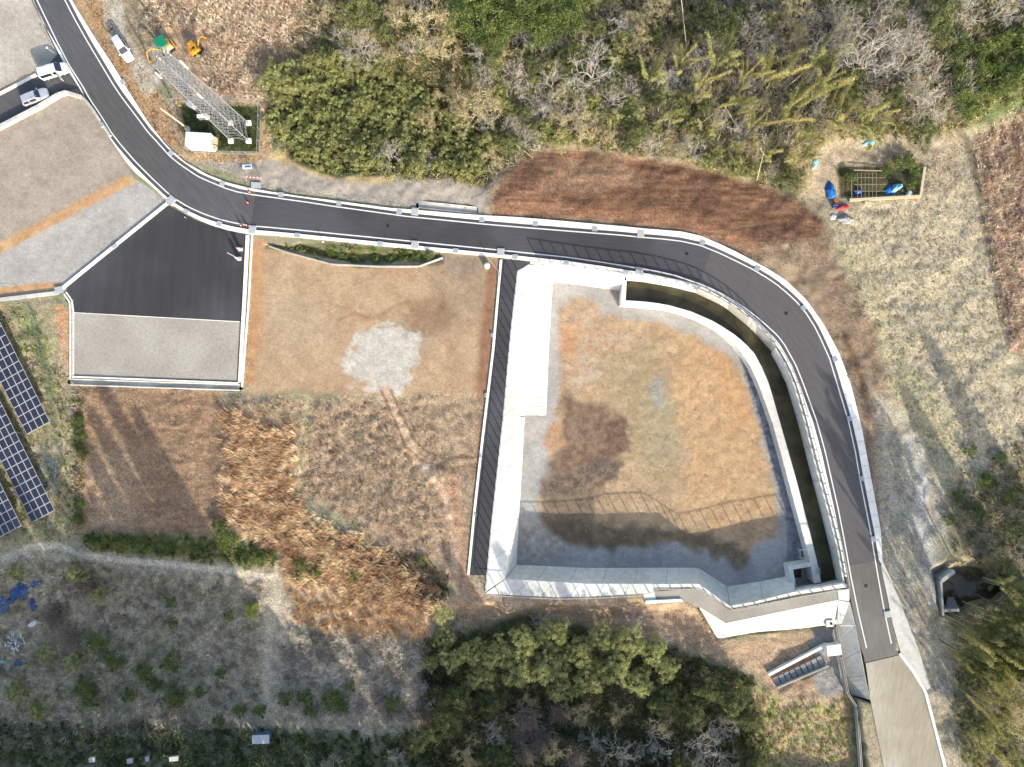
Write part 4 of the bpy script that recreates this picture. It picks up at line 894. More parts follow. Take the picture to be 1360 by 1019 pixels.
# ---------------------------------------------------------------- construction machines
def excavator(x, y, ang, sc, label, canopy, arm_pose, second=False):
    root = empty('mini_excavator', P(x, y, 0), ang, label, 'excavator')
    root.scale = (sc, sc, sc)
    for sy in (-.65, .65):
        t = MB(); t.box((0, sy, .28), (2.1, .34, .5), 0, 0, 0.1); tr = t.build('track', MT['dark'], root)
        t = MB()
        for k in range(9): t.box((-.95+k*.24, sy, .55), (.1, .36, .05))
        t.build('track_pad', MT['dark'], tr)
    t = MB(); t.box((-.25, 0, .95), (1.7, 1.5, .6), 0, 0, 0.12); t.build('body', MT['beige' if canopy else 'yellow'], root)
    t = MB(); t.box((-.7, 0, 1.35), (.7, 1.3, .35), 0, 0, 0.2); t.build('engine_cover', MT['yellow'], root)
    t = MB()
    for sx in (-.5, .5):
        for sy in (-.5, .5): t.bar((sx-.1, sy, 1.2), (sx-.1, sy, 2.3), .035)
    t.build('canopy_post', MT['dark'], root)
    t = MB(); t.box((-.1, 0, 2.35), (1.75 if canopy else 1.0, 1.75 if canopy else .95, .09), 0, 0, 0.05); t.build('canopy', MT['green_tarp' if canopy else 'yellow'], root)
    t = MB(); t.box((-.2, 0, 1.35), (.45, .5, .5)); t.build('seat', MT['dark'], root)
    pts = arm_pose; t = MB(); t.bar(pts[0], pts[1], .15, 4, .13); t.bar(pts[1], pts[2], .13, 4, .1); b1 = t.build('boom', MT['yellow'], root)
    t = MB(); t.bar(pts[0]+Vector((.2, 0, .1)), pts[1].lerp(pts[2], .4)+Vector((0, 0, .25)), .05, 6); t.build('hydraulic_ram', MT['steel'], b1)
    t = MB(); t.bar(pts[2], pts[3], .11, 4, .09); st = t.build('stick', MT['yellow'], root)
    c = pts[3]; t = MB()
    t.face([(c.x-.1, c.y-.35, c.z), (c.x-.1, c.y+.35, c.z), (c.x+.25, c.y+.35, c.z-.5), (c.x+.25, c.y-.35, c.z-.5)])
    t.face([(c.x+.25, c.y-.35, c.z-.5), (c.x+.25, c.y+.35, c.z-.5), (c.x-.3, c.y+.35, c.z-.65), (c.x-.3, c.y-.35, c.z-.65)])
    for sy in (-.35, .35): t.face([(c.x-.1, c.y+sy, c.z), (c.x+.25, c.y+sy, c.z-.5), (c.x-.3, c.y+sy, c.z-.65)])
    t.build('bucket', MT['yellow'], root)
    t = MB(); t.box((-1.35 if not second else -1.2, 0, .35), (.12, 1.6, .5), 0); t.box((-1.1, .3, .3), (.5, .1, .1)); t.box((-1.1, -.3, .3), (.5, .1, .1)); t.build('dozer_blade', MT['yellow'], root)
    return root
excavator(222, 66, math.radians(215), 1.05, 'mini excavator under a square green canopy, near the tower top', True, [Vector((.7, 0, 1)), Vector((1.5, 0, 2.3)), Vector((2.5, 0, 2.2)), Vector((3.1, 0, .8))])
excavator(262, 67, math.radians(35), 0.95, 'small yellow excavator with a bent arm beside the tan scrub', False, [Vector((.7, 0, 1)), Vector((1.3, .1, 2.1)), Vector((2.1, .3, 1.9)), Vector((2.5, .3, .8))], True)

# ---------------------------------------------------------------- signs, cones, barriers
def cone(x, y, label, group='red cones at the change of road surface'):
    r = empty('traffic_cone', P(x, y, 0.0), 0, label, 'traffic cone', group)
    t = MB(); t.box((0, 0, .03), (.42, .42, .06)); t.build('base', MT['dark'], r)
    t = MB(); t.bar((0, 0, .05), (0, 0, .95), .17, 12, .05); c = t.build('cone_body', MT['orange'], r)
    t = MB(); t.bar((0, 0, .45), (0, 0, .62), .122, 12, .10); t.build('reflective_band', MT['white'], c)
cone(330, 270, 'red cone standing alone in the middle of the road'); cone(332.5, 256, 'red cone on the upper edge line of the road')
cone(321, 300, 'left of two red cones on the lower kerb of the road'); cone(328, 299.5, 'right of two red cones on the lower kerb, next to the drain cover')
def aboard(x, y, ang, label, h_=1.4, stripe=True):
    r = empty('site_sign', P(x, y, 0), ang, label, 'sign')
    t = MB()
    for sx in (-.28, .28): t.bar((sx, .2, 0), (sx, 0, h_), .02); t.bar((sx, -.25, 0), (sx, 0, h_), .02)
    t.build('frame', MT['steel'], r)
    t = MB(); t.face([(-.28, -.22, .3), (.28, -.22, .3), (.28, -.02, h_), (-.28, -.02, h_)]); t.face([(-.28, -.24, .3), (-.28, -.04, h_), (.28, -.04, h_), (.28, -.24, .3)]); t.build('board', MT['white'], r)
    if stripe:
        t = MB(); t.box((0, 0, h_), (.6, .12, .12)); t.build('red_stripe', MT['red'], r)
        t = MB(); t.box((0, -.1, .12), (.62, .5, .2)); t.build('ballast', MT['white'], r)
    else:
        t = MB(); t.box((0, 0, .15), (.55, .55, .3)); t.build('ballast', MT['white'], r); t = MB(); t.box((-.7, .35, 2.1), (1.1, .1, .1), -.5); t.bar((0, 0, .1), (-.2, .1, 2.1), .04); t.build('arm', MT['white'], r)
aboard(320, 331, 0.0, 'red and white sign stand on the asphalt lot'); aboard(318.5, 344, 0, 'white sign stand with a slanting arm, lowest on the asphalt lot', 1.6, False)
for i, (x, y, lb) in enumerate(((333, 235, 'red and white striped barrier by the road, with poles leaning on it'),)):
    r = empty('barrier', P(x+5, y+3, 0), -0.08, lb, 'barrier')
    t = MB(); t.box((0, 0, 1.0), (2.7, .08, .22)); b_ = t.build('plank', MT['white'], r)
    t = MB()
    for k in range(5): t.box((-1.15+k*.58, 0, 1.0), (.26, .1, .24), 0)
    t.build('red_stripe', MT['orange'], b_)
    for sx in (-1.2, 1.2):
        t = MB(); t.bar((sx, -.35, 0), (sx, 0, 1.0), .03); t.bar((sx, .35, 0), (sx, 0, 1.0), .03); t.build('leg', MT['steel'], r)
    t = MB()
    for k in range(3): t.bar((-1.0+k, -.1, 1.1), (-1.7+k, 1.9, 0.3), .04)
    t.build('pole', MT['steel'], r)
r = empty('notice_board', P(331, 224, 0), 0.05, 'blue and white notice board lying behind the striped barrier', 'sign')
t = MB(); t.box((0, 0, .9), (1.5, .7, .06)); t.build('board', MT['white'], r)
t = MB(); t.box((.1, .05, .935), (1.0, .3, .012)); t.build('blue_print', MT['blue'], r)
t = MB()
for sx in (-.6, .6): t.bar((sx, 0, 0), (sx, 0, .88), .03)
t.build('leg', MT['steel'], r)
r = empty('steel_plate', P(340.5, 246.5, 0.0), -0.05, 'grey metal plate lying by the gutter under the barrier', 'plate')
t = MB(); t.box((0, 0, .12), (1.6, .95, .05)); t.build('plate', MT['grate'], r); t = MB(); t.box((-.75, 0, .16), (.06, .95, .06)); t.box((.75, 0, .16), (.06, .95, .06)); t.build('rim', MT['steel'], r)
r = empty('barrel', P(647, 354, 0), 0, 'round white-topped tank casting a dark shadow next to the kerb', 'tank')
t = MB(); t.bar((0, 0, 0), (0, 0, .9), .5, 16); t.build('shell', MT['steel'], r); t = MB(); t.bar((0, 0, .9), (0, 0, .98), .46, 16, .3); t.build('lid', MT['white'], r)
r = empty('timber_pole', P(657, 355, 0), 0, 'thin slanting wooden pole leaning by the white-topped tank', 'pole')
t = MB(); t.bar((.7, -.9, .05), (-.9, 1.2, 1.4), .06, 6); t.build('shaft', MT['timber'], r); t = MB(); t.bar((.7, -.9, 0), (.7, -.9, .12), .1, 6); t.build('foot', MT['timber'], r)
for x, y, lb in ((74, 72, 'thin metal pole at the corner where the lane meets the road'), (431, 323, 'small white stake at the top of the strip of weeds'), (141, 172, 'short grey post pair on the road edge below the lane wall')):
    r = empty('marker_post', P(x, y, 0), 0, lb, 'post'); t = MB(); t.bar((0, 0, 0), (0, 0, 2.2 if x == 74 else 1.0), .05, 6); t.build('shaft', MT['steel'], r); t = MB(); t.box((0, 0, 2.2 if x == 74 else 1.0), (.3, .3, .06)); t.build('cap', MT['white'], r)
for k in range(4):
    r = empty('site_stake', P(250+k*26-2, 290+k*6.5, 0), 0, ['wooden stake nearest the corner of the asphalt lot', 'second stake along the upper kerb of the asphalt lot', 'third stake along the upper kerb of the asphalt lot', 'stake closest to the red cones on the asphalt lot'][k], 'stake', 'stakes along the asphalt lot kerb')
    t = MB(); t.bar((0, 0, 0), (0, 0, .7), .04, 4); t.build('shaft', MT['timber'], r); t = MB(); t.box((0, 0, .7), (.14, .14, .04)); t.build('cap', MT['white'], r)

# ---------------------------------------------------------------- crumpled sheets, junk, garden
def crumple(name, x, y, w, d, h_, m, label, cat, ang=0.0, z=None, seed=0, base=None, ragged=0.35):
    n = 14; g = np.linspace(-1, 1, n); X, Y = np.meshgrid(g, g); r_ = np.hypot(X, Y)
    edge = 1 + ragged*(fbm(np.arctan2(Y, X)*1.7+9+seed, r_*0+seed, seed, 2)-.5)*2
    Zz = h_*(np.clip(1-r_**2*.7, 0, 1)*(0.5+fbm(X*2+seed, Y*2, seed, 3))) + .03
    xs = X*edge*w/2*np.sqrt(1-Y**2/2.6); ys = Y*edge*d/2*np.sqrt(1-X**2/2.6)
    V = np.stack([xs, ys, Zz], -1).reshape(-1, 3); ix = np.arange(n*n).reshape(n, n)
    F = np.stack([ix[:-1, :-1], ix[:-1, 1:], ix[1:, 1:], ix[1:, :-1]], -1).reshape(-1, 4)
    zg = float(Z(x, y)[0]) if z is None else z
    o = np_mesh(name, V, F, MT[m], smooth=False); o.location = P(x, y, zg); o.rotation_euler = (0, 0, ang)
    md = o.modifiers.new('s', 'SOLIDIFY'); md.thickness = 0.02
    return tag(o, label, cat)
crumple('tarpaulin', 1102, 253, 1.6, 2.6, .7, 'blue', 'bright blue crumpled tarpaulin at the left of the vegetable plot', 'tarpaulin', .3, seed=1)
crumple('tarpaulin', 1183, 252, 1.9, 1.5, .5, 'blue', 'deep blue tarpaulin inside the right end of the vegetable plot', 'tarpaulin', .1, seed=2)
crumple('tarpaulin', 1190, 249, 2.2, 1.2, 1.0, 'lightblue', 'pale blue sheet heaped on the deep blue tarpaulin', 'tarpaulin', .4, seed=3)
crumple('tarpaulin', 1139, 255, 1.2, .9, .5, 'blue', 'small dark blue bundle in the left half of the vegetable plot', 'tarpaulin', 0, seed=4)
crumple('plastic_sheet', 1119, 276, 2.2, 1.0, .4, 'red', 'faded red and white sheet below the left corner of the plot', 'sheet', .1, seed=5)
crumple('plastic_sheet', 1153, 190, 1.8, 1.1, .3, 'lightblue', 'blue-white plastic litter in the shade above the vegetable plot', 'sheet', .2, seed=6)
crumple('plastic_sheet', 1082, 215, 1.0, 2.2, .3, 'lightblue', 'pale plastic litter among the bamboo, left of the plot', 'sheet', -.2, seed=7)
crumple('plastic_sheet', 1106, 289, 1.2, .9, .3, 'white', 'white torn sheet left of the grey rubble heap', 'sheet', .8, seed=8)
crumple('rubble_heap', 1122, 292, 2.4, 1.5, .5, 'stone', 'low grey rubble heap on the grass under the plot', 'heap', 0, seed=9)
crumple('tarpaulin', 26, 786, 2.6, 4.2, .7, 'navy', 'dark blue torn tarpaulin, largest piece in the lower left scrub', 'tarpaulin', -.4, seed=10, ragged=.7)
crumple('tarpaulin', 6, 800, 1.8, 3.6, .5, 'navy', 'teal blue tarpaulin at the left edge of the picture', 'tarpaulin', .2, seed=11, ragged=.7)
crumple('tarpaulin', 45, 803, .9, 2.4, .6, 'navy', 'narrow dark blue strip right of the torn tarpaulin', 'tarpaulin', .1, seed=12)
crumple('tarpaulin', 48, 775, 2.0, .8, .5, 'navy', 'thin blue strip above the torn tarpaulin', 'tarpaulin', .4, seed=13)
crumple('tarpaulin', 24, 880, 1.4, 1.2, .4, 'navy', 'small dark blue bundle under the white junk heap', 'tarpaulin', .5, seed=14)
crumple('tarpaulin', 4, 878, 1.2, .7, .4, 'lightblue', 'turquoise scrap at the left edge under the junk heap', 'tarpaulin', 0, seed=15)
crumple('plastic_sheet', 44, 828, 1.9, 1.0, .4, 'white', 'white crumpled sheet directly below the blue tarpaulins', 'sheet', .5, seed=16)
jk = tag(empty('junk_heap', P(20, 850, float(Z(20, 850)[0])), label='heap of white and grey scrap pieces at the lower left', cat='junk heap'))
mb = MB()
for k in range(90):
    a = random.uniform(0, 6.28); r_ = 1.7*random.random()**.6; mb.box((r_*math.cos(a), r_*math.sin(a)*1.1, .15+.7*random.random()*(1-r_/1.8)), (random.uniform(.1, .8), random.uniform(.06, .2), .08), random.uniform(0, 3), random.choice((0, 0, 1)))
tag(mb.build('scrap', [MT['white'], MT['steel']], jk), kind='stuff')
gp = tag(empty('garden_frame', P(1165, 240, 0), label='rectangular vegetable plot edged with pale timber, planted rows inside', cat='garden plot'))
def gbar(a, b_, z, w, h_, m='timber', name='edge_board'):
    A_ = Vector(P(*a, z))-Vector(gp.location); B_ = Vector(P(*b_, z))-Vector(gp.location); mb = MB(); c = (A_+B_)/2; d = B_-A_; mb.box(c, (d.length, w, h_), math.atan2(d.y, d.x)); mb.build(name, MT[m], gp)
gbar((1128,266),(1222,261), .12, .45, .35, 'beige'); gbar((1222,262),(1228,222), .1, .4, .3, 'beige'); gbar((1134,226),(1172,227), .4, .15, .15)
gbar((1131,232),(1131,264), .4, .08, .1); gbar((1148,270),(1158,272), .2, .7, .25, 'beige', 'tray')
for k in range(6): gbar((1139+k*5, 230),(1139+k*5, 262), .5, .05, .05, 'timber', 'trellis_bar')
for k in range(3): gbar((1134, 236+k*9),(1176, 236+k*9), .55, .05, .05, 'timber', 'trellis_bar')
r = empty('oil_drum', P(1205, 258, 0), 0, 'grey drum near the right end of the timber edging', 'drum'); t = MB(); t.bar((0,0,0),(0,0,.85),.33,14); t.build('shell', MT['steel'], r); t = MB(); t.bar((0,0,.85),(0,0,.88),.3,14); t.build('lid', MT['grate'], r)
r = empty('bucket', P(1109, 268, 0), 0, 'orange bucket beside the bright blue tarpaulin', 'bucket'); t = MB(); t.bar((0,0,0),(0,0,.45),.22,12,.28); t.build('shell', MT['orange'], r); t = MB(); t.bar((-.28,0,.45),(.28,0,.5),.015,4); t.build('handle', MT['steel'], r)
r = empty('crate', P(1108, 274, 0), .2, 'blue crate under the orange bucket', 'crate'); t = MB(); t.box((0,0,.05),(.7,.5,.08)); [t.box((sx*.33,0,.25),(.04,.5,.4)) for sx in (-1,1)]; [t.box((0,sy*.23,.25),(.7,.04,.4)) for sy in (-1,1)]; t.build('shell', MT['blue'], r); t = MB(); t.box((0,0,.47),(.74,.06,.04)); t.build('handle', MT['steel'], r)
hut = empty('storage_shed', P(351, 975, float(Z(351, 975)[0])), .03, 'small shed with a pale blue-white roof on the lower grass', 'shed')
t = MB(); t.box((0, 0, .8), (2.5, 1.2, 1.6)); t.build('walls', MT['navy'], hut)
t = MB(); t.box((0, -.05, 1.66), (2.7, 1.35, .1)); [t.box((-1.2+k*.4, -.05, 1.73), (.05, 1.3, .04)) for k in range(7)]; t.build('roof', MT['white'], hut)
for x, y, w, lb in ((124.5,1007,.8,'leftmost of the small white boxes along the lower edge'),(175,1008.5,.8,'second small white box along the lower edge'),(198,1006,.5,'smallest white box along the lower edge'),(233,1005.5,1.3,'widest white box along the lower edge')):
    zg = float(Z(x, y)[0]); r = empty('beehive_box', P(x, y, zg), .1, lb, 'box', 'white boxes along the lower edge')
    t = MB(); t.box((0, 0, .3), (w, .65, .6)); t.build('body', MT['beige'], r); t = MB(); t.box((0, 0, .63), (w+.08, .73, .07)); t.build('lid', MT['white'], r)
exec_veg = True
#VEG

# ================================================================ vegetation
def unit(v): return v/(np.linalg.norm(v, axis=-1, keepdims=True)+1e-9)
def kites(c, d, L, W, col, jit=0.12, wide=0.45, sidev=None):
    """kite shaped blades: base c, direction d, length L, width W"""
    n = len(c); r = rng.normal(size=(n, 3)) if sidev is None else sidev
    s = unit(np.cross(d, r)); L = np.asarray(L).reshape(-1, 1); W = np.asarray(W).reshape(-1, 1)
    V = np.stack([c, c+d*L*wide+s*W/2, c+d*L, c+d*L*wide-s*W/2], 1).reshape(-1, 3)
    F = np.arange(4*n).reshape(n, 4); cc = col*(1+rng.normal(size=(n, 1))*jit); return V, F, np.repeat(np.clip(cc, 0.004, .8), 4, 0)
def join(parts):
    V = []; F = []; C = []; o = 0
    for v, f, c in parts: V.append(v); F.append(f+o); C.append(c); o += len(v)
    return np.concatenate(V), np.concatenate(F), np.concatenate(C)
def mixc(c1, c2, t): return (lin(c1)*(1-t[:, None]) + lin(c2)*t[:, None])/M
def tubes(segs, col, n=3):
    """segs: list of (a, b, ra, rb)"""
    a = np.array([s_[0] for s_ in segs]); b = np.array([s_[1] for s_ in segs]); ra = np.array([s_[2] for s_ in segs])[:, None]; rb = np.array([s_[3] for s_ in segs])[:, None]
    d = unit(b-a); u = unit(np.cross(d, np.array([0.31, 0.17, 0.93]))); w = np.cross(d, u); rs = []
    for k in range(n):
        t = 2*math.pi*k/n; o = u*math.cos(t)+w*math.sin(t); rs.append(a+o*ra); 
    for k in range(n):
        t = 2*math.pi*k/n; o = u*math.cos(t)+w*math.sin(t); rs.append(b+o*rb)
    V = np.stack(rs, 1).reshape(-1, 3); m_ = len(segs); base = (np.arange(m_)*2*n)[:, None]
    F = np.concatenate([base+np.array([[k, (k+1) % n, n+(k+1) % n, n+k]]) for k in range(n)])
    C = np.repeat(np.clip(np.tile(lin(col)/M, (m_, 1))*(1+rng.normal(size=(m_, 1))*.12), .01, .8), 2*n, 0); return V, F, C
def clump_crown(r, h, zc, nc, nl, c1, c2, leaf=0.3, cr=0.55, aspect=0.5, flat=0.7, droop=0.0):
    """foliage in many small clumps spread through an uneven crown"""
    th = rng.uniform(0, 2*np.pi, nc); rr = np.sqrt(rng.uniform(0, 1, nc)); lob = 1+0.22*np.sin(th*3+rng.uniform(0, 6))+0.16*np.sin(th*5+rng.uniform(0, 6))
    x = r*rr*lob*np.cos(th); y = r*rr*lob*np.sin(th); z = zc + (h-zc)*np.sqrt(np.clip(1-rr**2*.95, 0, 1))*rng.uniform(.35, 1.0, nc) + rng.normal(size=nc)*.15
    cc = np.stack([x, y, z], 1); sz = cr*rng.uniform(.6, 1.4, nc)
    k = nl//nc; C = np.repeat(cc, k, 0); S = np.repeat(sz, k)[:, None]
    off = unit(rng.normal(size=(len(C), 3)))*rng.uniform(.3, 1, (len(C), 1)); off[:, 2] = np.abs(off[:, 2])*flat; P_ = C+off*S
    d = unit(off + rng.normal(size=off.shape)*.55); d[:, 2] -= droop; d = unit(d)
    t = np.clip(np.repeat(rng.uniform(0, 1, nc), k)+rng.normal(size=len(C))*.18, 0, 1)
    return kites(P_, d, leaf*rng.uniform(.6, 1.3, len(C)), leaf*aspect*rng.uniform(.7, 1.2, len(C)), mixc(c1, c2, t))
def branch_tree(h, r, depth, nchild, col, r0=0.16, up=0.5, twig=0.02, trunk_frac=0.3):
    segs = []
    def rec(p, d, L, rad, k):
        n = 2 if k > 0 else 1; q = p; dd = d
        for i in range(n):
            dd = unit(dd+rng.normal(size=3)*.14); e = q+dd*L/n; r2 = max(twig, rad*(1-.35*(i+1)/n)); segs.append((q, e, max(twig, rad*(1-.35*i/n)), r2)); q = e
            if i < n-1 and k > 1:
                s = unit(dd+rng.normal(size=3)*.7); rec(q, s, L*.5, rad*.5, k-2)
        if k <= 0: return
        for _ in range(nchild):
            s = rng.normal(size=3); s -= dd*np.dot(s, dd); s = unit(s); nd = unit(dd*.75+s*rng.uniform(.5, .95)+np.array([0, 0, up*.25])); rec(q, nd, L*rng.uniform(.6, .82), rad*.58, k-1)
    tr = []
    p0 = np.zeros(3); p1 = np.array([rng.normal()*.15, rng.normal()*.15, h*trunk_frac]); tr.append((p0, p1, r0*1.25, r0))
    for k in range(4):
        a = k*1.57+rng.uniform(0, 1); nd = unit(np.array([math.cos(a)*r/h*1.3, math.sin(a)*r/h*1.3, .75])); rec(p1, nd, h*.27, r0*.7, depth)
    rec(p1, np.array([0, 0, 1.]), h*.27, r0*.7, depth)
    return tr, segs
def scaled(V, r, h): 
    rr = np.percentile(np.hypot(V[:, 0], V[:, 1]), 97); return V*np.array([r/rr, r/rr, h/V[:, 2].max()])
PROTO = {}
def proto(kind, var):
    key = (kind, var)
    if key in PROTO: return PROTO[key]
    def mk(nm, g, m_): return np_mesh(nm, g[0], g[1], MT[m_], g[2], link_it=False)
    if kind == 'broad':     # saturated green evergreen
        tr, sg = branch_tree(10, 3.5, 1, 2, (105, 95, 80), .22); trunk = tubes(tr+sg, (105, 95, 80), 5)
        cr = clump_crown(4.5, 11, 5.5, 170, 9500, (72, 98, 48), (140, 154, 84), .30, .75, .6)
    elif kind == 'dark':    # darker evergreen
        tr, sg = branch_tree(8, 3, 1, 2, (100, 92, 80), .2); trunk = tubes(tr+sg, (100, 92, 80), 5)
        cr = clump_crown(3.6, 8.5, 4, 120, 6500, (86, 100, 58), (156, 160, 102), .30, .6, .55)
    elif kind == 'olive':   # light olive clumpy evergreen
        tr, sg = branch_tree(6, 2.5, 1, 2, (140, 128, 105), .14); trunk = tubes(tr+sg, (140, 128, 105), 4)
        cr = clump_crown(3.0, 6.5, 3, 170, 9000, (142, 148, 84), (230, 228, 154), .20, .40, .5)
    elif kind == 'shrub':   # small bushy olive shrub
        tr, sg = branch_tree(2.8, 1.6, 1, 2, (140, 128, 105), .06); trunk = tubes(tr+sg, (140, 128, 105), 3)
        cr = clump_crown(2.2, 3.6, .8, 95, 4800, (110, 122, 64), (220, 220, 146), .19, .32, .5)
    elif kind == 'bush':    # low dark green bush
        tr, sg = branch_tree(1.2, .8, 1, 2, (120, 110, 90), .03); trunk = tubes(tr+sg, (120, 110, 90), 3)
        cr = clump_crown(1.3, 1.5, .2, 26, 1300, (92, 116, 56), (150, 164, 88), .20, .35, .5)
    elif kind == 'lime':    # bright yellow green bush
        tr, sg = branch_tree(1.2, .8, 1, 2, (120, 110, 90), .03); trunk = tubes(tr+sg, (120, 110, 90), 3)
        cr = clump_crown(1.5, 1.9, .2, 30, 1500, (150, 175, 50), (215, 225, 80), .2, .35, .5)
    elif kind == 'bare':    # leafless grey tree
        tr, sg = branch_tree(8, 3.6, 4, 3, (205, 198, 185), .13, .4, .018, .25); trunk = tubes(tr, (190, 182, 168), 5)
        cr = tubes(sg, (205, 198, 186), 3)
    elif kind == 'tan':     # twiggy pale tan tree with buds and dead leaves
        tr, sg = branch_tree(7.5, 3.6, 3, 3, (195, 182, 155), .13, .4, .02, .25); trunk = tubes(tr+sg[:0], (190, 178, 155), 5)
        b_ = tubes(sg, (216, 204, 174), 3); ends = np.array([s_[1] for s_ in sg if s_[2] < .05]); e = ends[rng.integers(0, len(ends), 4200)]+rng.normal(size=(4200, 3))*.16
        k = kites(e, unit(rng.normal(size=(4200, 3))), rng.uniform(.12, .3, 4200), rng.uniform(.04, .1, 4200), mixc((206, 190, 142), (228, 212, 160), rng.uniform(0, 1, 4200)))
        cr = join([b_, k])
    elif kind == 'drybush': # pinkish pale dry brush
        n = 1500; a = rng.uniform(0, 6.28, n); el = rng.uniform(.1, 1.4, n); d = np.stack([np.cos(a)*np.cos(el), np.sin(a)*np.cos(el), np.sin(el)], 1)
        o = rng.normal(size=(n, 3))*np.array([.8, .8, .15]); o[:, 2] = np.abs(o[:, 2]); cr = kites(o, d, rng.uniform(.9, 2.2, n), rng.uniform(.05, .11, n), mixc((170, 152, 132), (214, 200, 182), rng.uniform(0, 1, n)))
        trunk = tubes([(np.zeros(3), np.array([0, 0, .8]), .06, .04)]*1, (150, 135, 115), 4)
    elif kind == 'bamboo':
        segs = []; ks = []
        for q in range(8):
            b0 = np.array([rng.normal()*.9, rng.normal()*.9, 0]); a = rng.uniform(0, 6.28); Lc = rng.uniform(9, 13); be = rng.uniform(.18, .5); p = b0; d = unit(np.array([math.cos(a)*.12, math.sin(a)*.12, 1])); pts = [p]
            for i in range(10):
                d = unit(d+np.array([math.cos(a), math.sin(a), -.1])*be*.16*(i/5)); p = p+d*Lc/10; pts.append(p)
            for i in range(10): segs.append((pts[i], pts[i+1], .05*(1-i/13), .05*(1-(i+1)/13)))
            pts = np.array(pts); n = 460; t = rng.uniform(.38, 1, n)**.8*10; i0 = np.minimum(t.astype(int), 9); f = (t-i0)[:, None]; bp0 = pts[i0]*(1-f)+pts[i0+1]*f
            off = unit(rng.normal(size=(n, 3)))*np.array([1, 1, .5])*rng.uniform(.05, .5, (n, 1)); dd = unit(off+np.array([math.cos(a)*.5, math.sin(a)*.5, -.25]))
            g = rng.uniform(0, 1); tt = np.clip(g+rng.normal(size=n)*.2, 0, 1)
            ks.append(kites(bp0+off, dd, rng.uniform(.25, .5, n), rng.uniform(.05, .11, n), mixc((124, 132, 74) if var % 2 == 0 else (148, 148, 86), (196, 192, 122) if var % 2 == 0 else (212, 200, 128), tt)))
        trunk = tubes(segs, (182, 176, 128), 4); cr = join(ks)
    elif kind == 'cedar':   # tall conical
        trunk = tubes([(np.zeros(3), np.array([0, 0, 18.]), .3, .05)], (110, 90, 75), 6); ks = []
        n = 5200; t = rng.uniform(.12, 1, n)**.8; rr = 3.1*(1-t)**.8*np.sqrt(rng.uniform(.1, 1, n))+.1; a = rng.uniform(0, 6.28, n)
        o = np.stack([rr*np.cos(a), rr*np.sin(a), t*19], 1); d = unit(np.stack([np.cos(a), np.sin(a), np.full(n, -.25)], 1)+rng.normal(size=(n, 3))*.4)
        cr = kites(o, d, rng.uniform(.4, .8, n), rng.uniform(.2, .4, n), mixc((50, 70, 38), (84, 98, 52), rng.uniform(0, 1, n)))
    mt = mk('trunk', trunk, 'bark'); mc = mk('crown', cr, 'bark' if kind in ('bare',) else 'leaf')
    v = np.array([w_.co for w_ in mc.vertices]) if False else cr[0]
    PROTO[key] = (mt, mc, float(np.percentile(np.hypot(v[:, 0], v[:, 1]), 92)), float(np.percentile(v[:, 2], 99))); return PROTO[key]
LMK = [('the lattice tower', 270, 130), ('the white cabin', 271, 192), ('the tan scrub top left', 400, 60), ('the striped barrier', 338, 240), ('the roadside sump', 595, 272), ('the left tip of the brown cut slope', 655, 262),
       ('the middle of the brown slope', 870, 240), ('the right end of the brown slope', 1095, 300), ('the garden plot', 1170, 242), ('the pale litter in the bamboo', 1082, 215), ('the upper right corner', 1350, 10), ('the bright green thicket', 1320, 105),
       ('the top edge centre', 760, 5), ('the dark green crowns at the top', 690, 40), ('the wing wall', 880, 800), ('the left corner of the basin', 645, 790), ('the storm chute', 1060, 885), ('the white apron', 950, 845), ('the culvert mouth', 1255, 790),
       ('the end of the asphalt road', 1170, 875), ('the storage shed', 351, 977), ('the yellow-green bush', 333, 812), ('the blue tarpaulins', 30, 790), ('the dirt path fork', 370, 755), ('the solar panels', 70, 640), ('the lower right corner', 1350, 1005), ('the bottom edge centre', 700, 1010), ('the brown tilled field', 200, 650), ('the lower end of the gravel track', 1215, 1000)]
DESC = {'broad': ('rounded bright green evergreen tree', 'tree'), 'dark': ('dark green evergreen tree', 'tree'), 'olive': ('pale olive evergreen tree', 'tree'), 'shrub': ('olive green shrub', 'shrub'), 'bush': ('low green bush', 'bush'), 'lime': ('vivid yellow-green bush', 'bush'),
        'bare': ('leafless grey branching tree', 'tree'), 'tan': ('twiggy pale tan tree', 'tree'), 'drybush': ('pale dry brushy shrub', 'shrub'), 'bamboo': ('leaning clump of bamboo', 'bamboo'), 'cedar': ('tall dark conical tree', 'tree')}
NM = {'broad': 'broadleaf_tree', 'dark': 'evergreen_tree', 'olive': 'olive_tree', 'shrub': 'leafy_shrub', 'bush': 'green_bush', 'lime': 'yellow_green_bush', 'bare': 'bare_tree', 'tan': 'twiggy_tree', 'drybush': 'dry_shrub', 'bamboo': 'bamboo_clump', 'cedar': 'conifer_tree'}
NM['olive'] = 'evergreen_tree'
used = {}
ONES = 'zero one two three four five six seven eight nine ten eleven twelve thirteen fourteen fifteen sixteen seventeen eighteen nineteen'.split()
def words(n):
    if n < 20: return ONES[n]
    t = {2: 'twenty', 3: 'thirty', 4: 'forty', 5: 'fifty', 6: 'sixty', 7: 'seventy'}[min(n//10, 7)]; return t + ('-'+ONES[n % 10] if n % 10 else '')
def compass(dx, dy):
    a = math.degrees(math.atan2(-dy, dx)) % 360
    return ['right of', 'up and right of', 'above', 'up and left of', 'left of', 'down and left of', 'below', 'down and right of'][int((a+22.5)//45) % 8]
